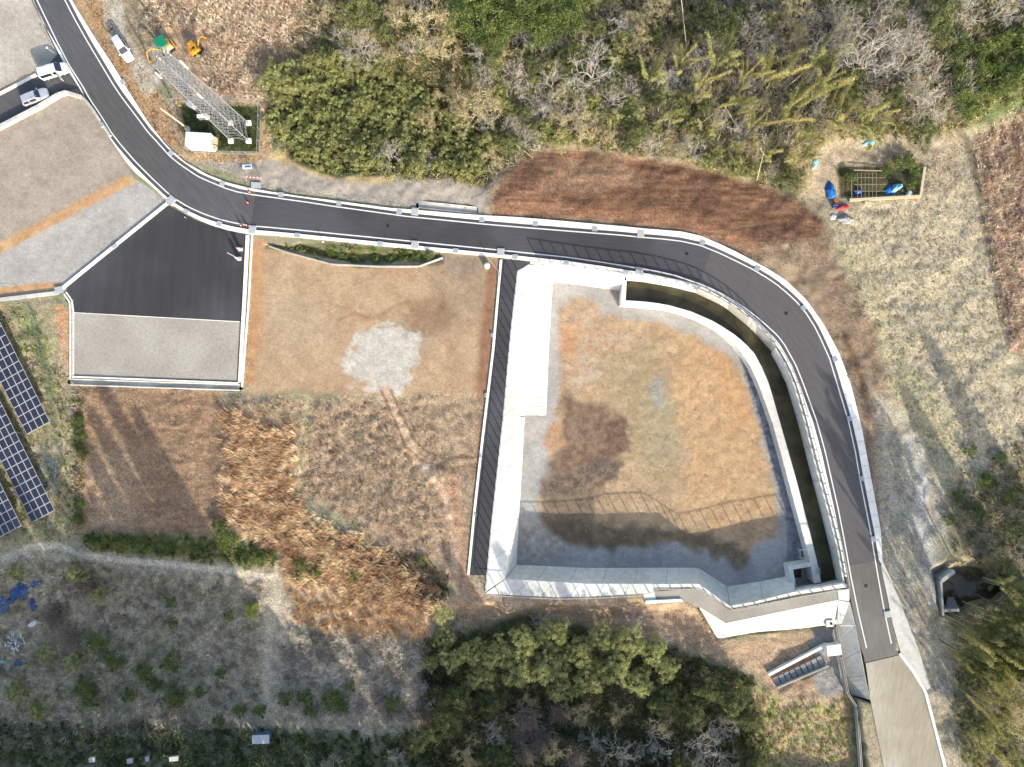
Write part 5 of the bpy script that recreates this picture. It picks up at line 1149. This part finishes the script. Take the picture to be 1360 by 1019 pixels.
def plant(kind, x, y, rpx, h=None, group=None, label=None, var=None, ground=False):
    v = random.randrange({'shrub': 3, 'bamboo': 4, 'olive': 3, 'bare': 3}.get(kind, 2)) if var is None else var
    mt, mc, r0, h0 = proto(kind, v); r = rpx*K; s = r/r0; h = h or h0*s
    zg = float(Z(x, y)[0]); zc = zg+h*(0.0 if ground else 0.6); loc = P(x, y, zc)
    if label is None:
        lm = sorted(LMK, key=lambda q: math.hypot(q[1]-x, q[2]-y))[:6]
        size = 'small ' if rpx < 13 else ('large ' if rpx > 26 else '')
        for q in lm:
            dm = math.hypot(q[1]-x, q[2]-y)*K
            label = f"{size}{DESC[kind][0]} {words(max(1, round(dm)))} metres {compass(x-q[1], y-q[2])} {q[0]}"
            if label not in used and len(label.split()) <= 16: break
        while label in used: return None
    used[label] = 1
    root = empty(NM[kind], (loc[0], loc[1], zg-.05), random.uniform(0, 6.28), label, DESC[kind][1], group); root.scale = (s, s, h/h0)
    link('trunk', mt, root); link('crown', mc, root); return root
def poisson(poly, dist, seed, tries=4000, avoid=()):
    rs = np.random.default_rng(seed); a = np.array(poly, float); lo, hi = a.min(0), a.max(0); out = []
    c = rs.uniform(lo, hi, (tries, 2)); c = c[inside(c[:, 0], c[:, 1], poly)]
    for p in c:
        if all((p[0]-q[0])**2+(p[1]-q[1])**2 > dist*dist for q in out) and all((p[0]-q[0])**2+(p[1]-q[1])**2 > (q[2])**2 for q in avoid): out.append(p)
    return out
T = []   # placed crowns (x, y, r) for spacing
G_N = 'trees and shrubs of the upper wood'; G_S = 'trees and shrubs of the lower wood'; G_B = 'bamboo of the upper wood'
def put(kind, lst, group, hf=None):
    for q in lst:
        T.append((q[0], q[1], q[2]*.85)); plant(kind, q[0], q[1], q[2], q[3] if len(q) > 3 else None, group)
put('broad', [(640,18,36),(688,14,38),(742,14,34),(655,60,20),(722,44,22),(604,-8,20)], G_N)
put('dark', [(480,16,26),(508,44,14),(870,42,16),(944,28,26),(985,20,18),(1246,20,24),(1252,48,16),(1262,-5,20),(905,45,14)], G_N)
put('tan', [(560,28,34),(585,70,26),(640,140,36),(600,128,26),(570,160,20),(868,12,28),(845,50,22),(530,8,20),(1050,10,30)], G_N)
put('bare', [(478,58,26),(636,72,20),(565,212,16),(518,204,22),(735,112,28),(790,96,34),(705,62,22),(826,36,24),(812,130,24),(1150,78,40),(1205,85,36),(1165,18,28),(1228,135,30),(1120,30,22),(1000,50,24),(1185,-12,25),(900,110,18),(760,150,20),(1285,10,24),(1330,12,22)], G_N)
put('bamboo', [(905,80,20,9),(930,110,22,10),(962,70,22,11),(975,130,22,10),(1000,165,20,9),(1030,92,24,11),(1045,150,24,10),(1072,120,24,11),(1095,75,22,11),(1112,150,22,9),(1062,205,22,8),(1080,175,20,9),(1148,155,22,8),(1172,150,18,7),(1022,200,18,8),(945,165,18,8),(885,150,18,8),(1100,112,20,10),(990,100,20,10),(870,95,18,9)], G_B)
for p in poisson([(352,92),(440,72),(490,72),(540,110),(600,130),(650,190),(645,235),(600,222),(520,222),(440,222),(388,196),(360,155)], 17, 5, avoid=T): put('shrub', [(p[0], p[1], random.uniform(13, 19))], G_N)
sh_n = poisson([(600,80),(760,60),(900,100),(960,160),(1060,215),(1075,250),(1000,228),(900,205),(800,190),(720,190),(680,205),(650,210),(640,100)], 20, 8, avoid=[(a, b, c*.7) for a, b, c in T])
for i, p in enumerate(sh_n): put(('shrub', 'bare', 'shrub', 'tan', 'dark')[i % 5], [(p[0], p[1], random.uniform(11, 18))], G_N)
for p in poisson([(620,-30),(1230,-30),(1230,180),(1110,180),(900,120),(760,60),(640,60)], 27, 9, avoid=[(a, b, c*.8) for a, b, c in T]): put(random.choice(('tan', 'bare', 'shrub', 'dark', 'bare')), [(p[0], p[1], random.uniform(13, 22))], G_N)
for p in poisson([(440,-30),(620,-30),(600,60),(440,90)], 26, 10, avoid=[(a, b, c*.8) for a, b, c in T]): put(random.choice(('tan', 'bare', 'shrub')), [(p[0], p[1], random.uniform(12, 18))], G_N)
for p in poisson([(1262,70),(1300,50),(1370,40),(1370,95),(1290,150),(1270,140)], 21, 12): put('bush', [(p[0], p[1], random.uniform(10, 15))], G_N)
# lower wood
put('olive', [(588,815,14),(590,845,16),(600,875,18),(628,866,19),(662,868,22),(698,852,22),(735,842,22),(640,898,20),(690,892,22),(730,884,24),(770,866,22),(798,846,20),(835,850,22),(866,864,20),(884,888,18),(782,902,22),(816,888,24),(850,906,20),(572,880,12),(745,915,18)], G_S)
put('dark', [(940,916,20),(972,930,22),(996,952,20),(918,948,22),(882,932,20),(650,935,18),(610,925,18),(1010,990,16),(590,960,24),(550,985,20),(660,1010,20),(1000,1015,18),(905,1015,18)], G_S)
put('bare', [(722,826,16),(842,826,20),(872,985,28),(826,1000,28),(930,990,28),(962,962,20),(790,985,20),(530,1008,18),(442,1012,16),(655,975,16),(965,1010,20),(880,850,14),(610,830,14)], G_S)
put('tan', [(770,942,20),(824,946,18),(700,926,16),(622,1000,22),(912,1012,18),(880,960,20),(740,1000,18)], G_S)
put('drybush', [(700,958,16),(722,985,16),(700,1005,15),(744,950,13),(690,980,12),(765,1010,13),(110,775,17),(70,820,15),(90,850,14),(560,950,12)], G_S)
for p in poisson([(1315,730),(1370,690),(1370,1040),(1290,1040),(1282,900),(1315,830),(1350,800),(1345,770)], 26, 13): put(random.choice(('bare', 'shrub', 'tan', 'bare', 'dark')), [(p[0], p[1], random.uniform(13, 20))], 'trees beside the stream')
put('bamboo', [(1300,852,20,17),(1322,862,22,17),(1290,880,18,16),(1335,900,24,14),(1310,930,22,13),(1345,835,22,17),(1312,838,18,16),(1330,960,24,9),(1350,995,24,9),(1315,990,20,8),(1345,780,20,9)], 'bamboo beside the stream')
plant('lime', 333, 812, 11, 1.6, label='vivid yellow-green bush standing alone beside the dirt path'); T.append((333, 812, 10))
put('bush', [(303,818,7),(225,882,13),(232,925,15),(110,912,14),(118,930,13),(190,895,12),(130,855,15),(345,945,9),(318,945,9),(290,958,8),(405,925,11),(412,945,10),(465,912,8),(440,930,14),(455,938,10),(520,935,12),(378,928,10),(170,925,10),(205,910,10),(150,880,12),(225,800,8),(228,828,7),(292,895,7),(265,920,8)], 'green bushes in the lower left scrub')
put('bush', [(108,600,9),(106,580,9),(104,560,8),(104,690,8),(104,670,8),(130,722,12),(160,724,12),(190,724,12),(220,726,10),(250,728,9),(300,718,14),(292,700,12),(345,742,11),(325,748,10),(360,738,9),(400,750,10),(418,760,9),(395,765,7),(560,745,7),(470,765,8)], 'green bushes along the field edges')
put('bush', [(1205,213,12),(1190,218,10),(1218,225,9),(1178,228,8),(1130,235,8),(1215,242,8)], 'leafy clumps round the vegetable plot')
put('bush', [(440,335,7),(455,339,7),(470,342,6),(500,345,6),(520,343,7),(540,343,8),(555,340,8),(570,338,7)], 'weeds in the kerbed strip')
put('dark', [(1322,846,20,18),(1298,880,16,16),(1340,880,20,17),(1345,812,18,16)], 'trees beside the stream')
put('bush', [(1290,600,9),(1310,640,11),(1275,660,9),(1330,610,10),(1345,660,12),(1300,680,10),(1262,690,8)], 'green bushes above the culvert')
put('shrub', [(100,762,16),(20,760,12),(130,790,12),(60,870,14),(95,880,14),(20,920,16),(50,945,14)], 'shrubs at the lower left')
# tall trees just outside the picture: they throw the long shade over the lower fields
k = 0
for x, y, h in ((70,1085,22),(120,1110,25),(165,1080,20),(215,1100,26),(265,1090,24),(310,1075,24),(350,1095,21),(30,1100,22),(375,1085,26),(405,1082,28),(440,1085,30),(468,1090,28),(455,1110,28),(-15,1120,22),(90,1160,25),(180,1165,27),(275,1170,27),(370,1165,22),(500,1085,13),(545,1080,12),(600,1090,12),(660,1082,12),(720,1090,13),(785,1095,18),(850,1085,18),(910,1090,17),(970,1100,15),(1020,1090,12),(1450,860,24),(1420,930,24),(1390,880,18)):
    mt, mc, r0, h0 = proto('cedar', k % 2); zg = float(Z(x, y)[0]); p = P(x, y, 0); s = 1.15 if h > 20 else 1.0
    r = empty('conifer_tree', (p[0], p[1], zg), k*1.3, 'tall dark conical tree of the wood just outside the picture', 'tree', 'conifers beyond the picture edge'); r.scale = (s, s, h/h0); link('trunk', mt, r); link('crown', mc, r); k += 1
for i, (x, y, h, r_) in enumerate([(xx, 1095+(j % 3)*38, 19+(j*7 % 6), 46) for j, xx in enumerate(range(-70, 420, 44))] + [(xx, 1160+(j % 2)*30, 23, 50) for j, xx in enumerate(range(-60, 420, 70))] + [(430,1100,13,40),(480,1120,13,44),(540,1130,12,40),(700,1120,12,40),(780,1125,16,40),(860,1120,14,40)]):
    mt, mc, r0, h0 = proto('broad', i % 2); zg = float(Z(x, y)[0]); p = P(x, y, 0); s_ = r_*K/r0
    r = empty('broadleaf_tree', (p[0], p[1], zg), i*1.1, 'tall leafy evergreen of the wood just outside the picture', 'tree', 'broadleaf trees beyond the picture edge'); r.scale = (s_, s_, h/h0); link('trunk', mt, r); link('crown', mc, r)
# dead bamboo poles lying over the thicket
for i, (a, b_, z0, z1) in enumerate((((922,60),(945,88),3,7),((975,175),(1000,150),5,5.5),((962,140),(986,180),6,4),((1000,185),(1020,212),5,3),((1010,110),(1025,150),4,7),((950,150),(925,168),4,5),((1005,240),(1015,200),3,6),((702,175),(712,205),2,4),((815,195),(840,182),3,3.4),((680,188),(708,210),3,2.6),((1040,120),(1075,90),5,7),((905,0),(912,65),8,5))):
    lb = 'dead bamboo pole ' + ('near ' + min(LMK, key=lambda q: math.hypot(q[1]-a[0], q[2]-a[1]))[0]); kx = 0
    lb2 = lb + (', tilted left' if b_[0] < a[0] else ', tilted right')
    if lb2 in used: lb2 = f"dead pale bamboo pole {words(round(math.hypot(a[0]-870, a[1]-240)*K))} metres from the middle of the brown slope"
    used[lb2] = 1; A_ = Vector(P(*a, z0)); B_ = Vector(P(*b_, z1)); r = empty('fallen_bamboo', A_, 0, lb2, 'bamboo', 'dead bamboo poles in the upper wood')
    t = MB(); t.bar((0, 0, 0), B_-A_, .07, 5, .04)
    for q in range(1, 7): u = (B_-A_)*(q/7); t.bar(u, u+(B_-A_).normalized()*.05, .085, 5)
    t.build('culm', MT['beige'], r, recalc=False)

PATH3 = [(512,520),(525,550),(543,590),(565,625),(595,660),(608,720),(614,775)]; PATH4 = [(566,606),(592,617),(625,612)]; PATH1 = [(-40,765),(10,740),(40,727),(75,724),(110,738),(200,748),(300,758),(350,765),(372,768)]; PATH2 = [(372,735),(368,780),(356,850),(352,950)]
def clods(name, c, size, c1, c2, label, z=None):
    n = len(c); zz_ = Z(c[:, 0], c[:, 1]) if z is None else np.full(n, z); s_ = K*(H-zz_)/H
    b = np.stack([(c[:, 0]-CX)*s_, (CY-c[:, 1])*s_, zz_-.02], 1); r = size*rng.uniform(.35, 1.0, n)**2+.03; a0 = rng.uniform(0, 6.28, n)
    V = [b+np.stack([np.cos(a0+k*1.57)*r*rng.uniform(.6, 1.2, n), np.sin(a0+k*1.57)*r*rng.uniform(.6, 1.2, n), np.zeros(n)], 1) for k in range(4)]+[b+np.stack([rng.normal(size=n)*r*.3, rng.normal(size=n)*r*.3, r*rng.uniform(.5, .9, n)], 1)]
    V = np.stack(V, 1).reshape(-1, 3); ix = (np.arange(n)*5)[:, None]; F = np.concatenate([ix+np.array([[k, (k+1) % 4, 4]]) for k in range(4)])
    col = mixc(c1, c2, rng.uniform(0, 1, n)); return tag(np_mesh(name, V, F, MT['bark'], np.repeat(col, 5, 0)), label, 'soil lumps', kind='stuff')
# ---------------------------------------------------------------- ground cover (stuff)
def scatter(poly, dens, seed, soft=6, cut=None):
    rs = np.random.default_rng(seed); a = np.array(poly, float); lo, hi = a.min(0), a.max(0); lo = np.maximum(lo, -25); hi = np.minimum(hi, [1385, 1045]); n = int((hi-lo).prod()*K*K*dens)
    c = rs.uniform(lo, hi, (n, 2)); c = c[(stripdist(c[:, 0], c[:, 1], PATH1) > rs.uniform(3.5, 6, n)) & (stripdist(c[:, 0], c[:, 1], PATH2) > rs.uniform(4.5, 7, n)) & (stripdist(c[:, 0], c[:, 1], PATH3) > rs.uniform(7, 14, n)) & (stripdist(c[:, 0], c[:, 1], PATH4) > rs.uniform(5, 9, n))]; n = len(c); wx = c[:, 0]+(fbm(c[:, 0]/14, c[:, 1]/14, seed, 2)-.5)*10; wy = c[:, 1]+(fbm(c[:, 0]/14, c[:, 1]/14, seed+5, 2)-.5)*10
    d = sdf(wx, wy, poly); keep = d < rs.uniform(-soft, soft/2, n)
    for q in (cut or []): keep &= ~inside(c[:, 0], c[:, 1], q)
    return c[keep]
ROADZ = [tuple(p) for p in resample(L_OUT, 60)] 
NOGO = [[tuple(p) for p in offset(resample(L_LINE, 80), 14)] + [tuple(p) for p in offset(resample(R_LINE, 80), -14)[::-1]], [(620,340),(1000,340),(1135,700),(1150,845),(960,855),(640,800)], [(1128,780),(1190,780),(1240,900),(1275,1050),(1150,1050)]]
def tufts(name, c, nb, L, W, c1, c2, label, elev=(.3, 1.3), lean=(0, 0), leanw=0.0, spread=.12, ns=10, parent=None, cat='grass', jitter=.16, lift=0.0, bright=1.25):
    n = len(c)
    if n == 0: return
    z = Z(c[:, 0], c[:, 1]); s = K*(H-z)/H; base = np.stack([(c[:, 0]-CX)*s, (CY-c[:, 1])*s, z-.03+lift], 1)
    t = np.clip((fbm(c[:, 0]/ns, c[:, 1]/ns, 7+nb, 3)-.35)/.3+rng.normal(size=n)*.25, 0, 1); col = mixc(c1, c2, t)*(1+rng.normal(size=(n, 1))*.10)
    B = np.repeat(base, nb, 0); C = np.repeat(col, nb, 0); N = len(B); sz = np.repeat(rng.uniform(.6, 1.3, n), nb)
    B = B+np.c_[rng.normal(size=(N, 2))*spread*sz[:, None], np.zeros(N)]
    a = rng.uniform(0, 6.28, N); e = rng.uniform(*elev, N); d = np.stack([np.cos(a)*np.cos(e), np.sin(a)*np.cos(e), np.sin(e)], 1)
    if leanw: d = unit(d*(1-leanw)+np.array([lean[0], lean[1], .35])*leanw)
    sv = np.where(rng.uniform(size=(N, 1)) < .6, np.array([[0, 0, 1.]])+rng.normal(size=(N, 3))*.25, rng.normal(size=(N, 3)))
    v, f, cc = kites(B, d, rng.uniform(L*.6, L*1.3, N)*sz, rng.uniform(W*.6, W*1.4, N), C*bright, jitter, sidev=sv)
    return tag(np_mesh(name, v, f, MT['grass'], cc), label, cat, kind='stuff')
GC = NOGO
tufts('dry_reeds', scatter([(302,545),(392,570),(394,640),(412,690),(480,715),(560,765),(590,800),(570,815),(520,800),(380,770),(340,712),(296,690),(300,610)], 5.4, 21, soft=24), 17, 1.25, .07, (186, 150, 114), (248, 216, 174), 'dense tan reeds bent over in the middle of the left fields', lean=(-.95, .12), leanw=.5, elev=(.3, 1.1), bright=1.3)
tufts('dry_reeds', scatter([(190,-30),(440,-30),(435,30),(400,100),(352,135),(285,125),(270,95),(230,40),(200,40)], 4.2, 22, soft=12, cut=[[(225,40),(275,40),(280,75),(225,75)]]), 18, .8, .085, (206, 184, 156), (250, 230, 202), 'pale tan scrub beside the lattice tower', lean=(-.3, -.3), leanw=.2)
tufts('dry_reeds', scatter([(1292,182),(1390,120),(1390,475),(1346,470),(1312,330)], 4.2, 23, soft=12), 16, .8, .07, (204, 182, 156), (250, 228, 200), 'tan tussocks at the right edge of the mown field', lean=(-.5, -.4), leanw=.4)
tufts('dry_reeds', scatter([(388,785),(575,802),(562,850),(480,848),(390,826)], 4.5, 24, soft=12), 16, .9, .07, (196, 160, 118), (236, 202, 158), 'sunlit straw-coloured reed band below the furrowed field', lean=(-.3, -.8), leanw=.4)
tufts('brush', scatter([(385,832),(562,850),(575,960),(520,965),(380,940),(372,860)], 4.2, 25), 18, .9, .06, (166, 156, 142), (238, 228, 212), 'grey brush right of the dirt track', lean=(-.6, .1), leanw=.25, cat='brush')
tufts('brush', scatter([(-25,745),(90,745),(350,775),(345,960),(-25,1000)], 3.4, 26), 15, .75, .065, (158, 146, 122), (234, 222, 196), 'grey dead brush over the lower left ground', cat='brush', lean=(-.5, -.2), leanw=.2)
tufts('undergrowth', scatter([(-25,960),(350,968),(600,975),(600,1045),(-25,1045)], 3.2, 27), 14, .6, .16, (84, 98, 56), (148, 150, 104), 'dark green undergrowth along the lower edge', cat='undergrowth')
tufts('undergrowth', scatter(WOODS, 2.8, 28, cut=GC), 14, .8, .12, (112, 116, 64), (206, 190, 144), 'mixed undergrowth on the floor of the upper wood', cat='undergrowth', ns=7)
tufts('twigs', scatter([(640,20),(1290,-25),(1290,165),(1100,180),(1060,255),(900,212),(735,190),(650,245)], 1.0, 29, cut=GC), 12, 1.7, .05, (168, 158, 140), (214, 204, 186), 'pale dead twigs and canes through the upper wood', cat='twigs', elev=(.2, 1.1), lift=.5)
tufts('wood_edge_grass', scatter([(355,200),(385,205),(440,232),(520,237),(600,236),(640,250),(650,215),(735,188),(800,196),(900,212),(1000,234),(1062,260),(1100,182),(1280,170),(1260,150),(1090,165),(1040,215),(900,190),(740,170),(640,200),(560,215),(440,205),(370,170)], 3.2, 30), 12, .55, .12, (122, 132, 62), (196, 188, 122), 'yellow-green grass fringe along the edge of the upper wood')
tufts('undergrowth', scatter([(1262,66),(1390,30),(1390,90),(1300,150),(1275,160)], 6, 31), 12, .45, .2, (100, 126, 58), (166, 182, 92), 'bright green leafy thicket at the upper right', cat='undergrowth')
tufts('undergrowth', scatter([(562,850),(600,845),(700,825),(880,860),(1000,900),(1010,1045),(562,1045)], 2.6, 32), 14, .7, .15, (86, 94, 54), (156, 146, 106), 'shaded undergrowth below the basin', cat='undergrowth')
tufts('undergrowth', scatter([(1262,640),(1390,560),(1390,1045),(1288,1045),(1272,900),(1264,812),(1325,800),(1325,760),(1262,730)], 2.2, 33, soft=26), 14, .8, .11, (124, 122, 84), (214, 196, 158), 'shaded brush beside the stream', cat='undergrowth')
tufts('mown_grass', scatter([(1100,290),(1180,262),(1282,180),(1340,440),(1370,560),(1370,620),(1280,650),(1215,590),(1165,470)], 3.6, 34), 9, .22, .09, (178, 162, 124), (224, 206, 174), 'short dry grass of the mown field at the right')
tufts('mown_grass', scatter([(1000,910),(1050,935),(1140,930),(1146,1045),(1000,1045)], 4, 35), 10, .35, .1, (140, 150, 70), (206, 180, 138), 'green and straw grass below the storm chute')
tufts('weeds', scatter([(0,404),(45,404),(70,470),(95,500),(108,600),(108,706),(60,722),(0,720)], 2.6, 36), 10, .35, .12, (118, 140, 58), (196, 178, 150), 'weeds and dead grass round the solar panels', cat='weeds')
tufts('weeds', scatter([(242,140),(344,143),(342,201),(252,199)], 5, 37), 10, .3, .13, (64, 80, 38), (110, 118, 62), 'dark weeds inside the tower compound', cat='weeds')
tufts('weeds', scatter([(400,532),(560,530),(610,640),(605,720),(560,745),(480,700),(395,645)], 4.2, 38, soft=14), 10, .32, .07, (146, 128, 102), (222, 196, 162), 'dead stubble clumps in the furrowed field', cat='stubble')
tufts('weeds', scatter([(300,525),(400,530),(395,560),(300,545)], 3.5, 39, soft=12), 10, .45, .07, (150, 148, 110), (200, 180, 145), 'grey-green scrub above the reeds', cat='weeds')
tufts('stubble', scatter([(104,512),(294,520),(288,710),(106,706)], 3.0, 40), 8, .16, .07, (150, 116, 90), (218, 184, 152), 'straw stubble on the brown tilled field', cat='stubble')
tufts('weeds', scatter([(95,508),(112,508),(112,706),(96,700)], 5, 41), 10, .5, .12, (96, 112, 50), (212, 188, 164), 'weedy margin between the wire fence and the tilled field', cat='weeds')
tufts('weeds', scatter([(110,708),(290,712),(372,732),(365,752),(220,740),(112,726)], 5, 42), 12, .55, .13, (86, 102, 46), (160, 158, 96), 'green weeds along the track below the tilled field', cat='weeds')
tufts('weeds', scatter([(452,720),(560,740),(600,770),(600,800),(560,800),(470,770)], 4.5, 43), 12, .6, .12, (90, 80, 62), (150, 130, 104), 'brush at the end of the reeds, darkened with painted tree shade', cat='weeds')  # tree shade on the field is put into these dark tuft colours
tufts('weeds', scatter([(360,329),(430,345),(500,350),(585,343),(560,334),(430,326)], 5, 44), 10, .4, .13, (92, 108, 46), (150, 150, 90), 'green weeds filling the kerbed strip beside the road', cat='weeds')
tufts('straw', scatter([(228,128),(240,132),(250,203),(345,206),(348,138),(362,150),(364,206),(340,220),(240,212)], 4, 45, soft=2), 9, .25, .1, (178, 150, 105), (222, 192, 140), 'straw-coloured grass round the tower compound')
tufts('straw', scatter([(108,-20),(135,-20),(165,60),(200,110),(240,160),(240,200),(200,180),(150,95)], 3, 46, soft=3), 9, .3, .09, (150, 120, 84), (222, 180, 124), 'rusty dead grass between the road and the dirt track')

clods('soil_clods', scatter(BR[0][0], 1.4, 61, soft=4), .10, (176, 148, 110), (206, 176, 132), 'small clods scattered over the orange basin soil', z=ZF+.12)
clods('soil_clods', scatter([(334,322),(430,350),(500,356),(590,350),(655,350),(642,520),(332,522)], .9, 62), .12, (160, 128, 94), (214, 186, 148), 'loose lumps on the beige building lot')
clods('soil_clods', scatter([(655,262),(690,218),(740,202),(900,220),(1060,264),(1100,300),(1160,440),(1180,600),(1150,560),(1100,430),(1050,365),(980,320),(900,294),(780,284)], 1.2, 63), .14, (104, 76, 56), (168, 134, 104), 'brown clods on the bare cut slope')
clods('soil_clods', scatter([(106,514),(292,521),(286,708),(108,704)], 3.5, 64), .15, (134, 104, 80), (206, 174, 142), 'clods of the brown tilled field')
clods('gravel', scatter([(350,214),(440,240),(555,262),(640,262),(640,280),(440,262),(340,248),(300,228)], 2.5, 65), .12, (140, 132, 120), (200, 192, 176), 'loose stones on the grey road shoulder')
clods('gravel', scatter([(1003,502),(1040,600),(1062,700),(1070,735),(1058,735),(1045,700),(1028,610),(1000,520)], 9, 66, soft=1), .2, (150, 152, 158), (190, 192, 196), 'broken stone along the foot of the curved wall, wall shade painted in blue-grey', z=ZF+.1)
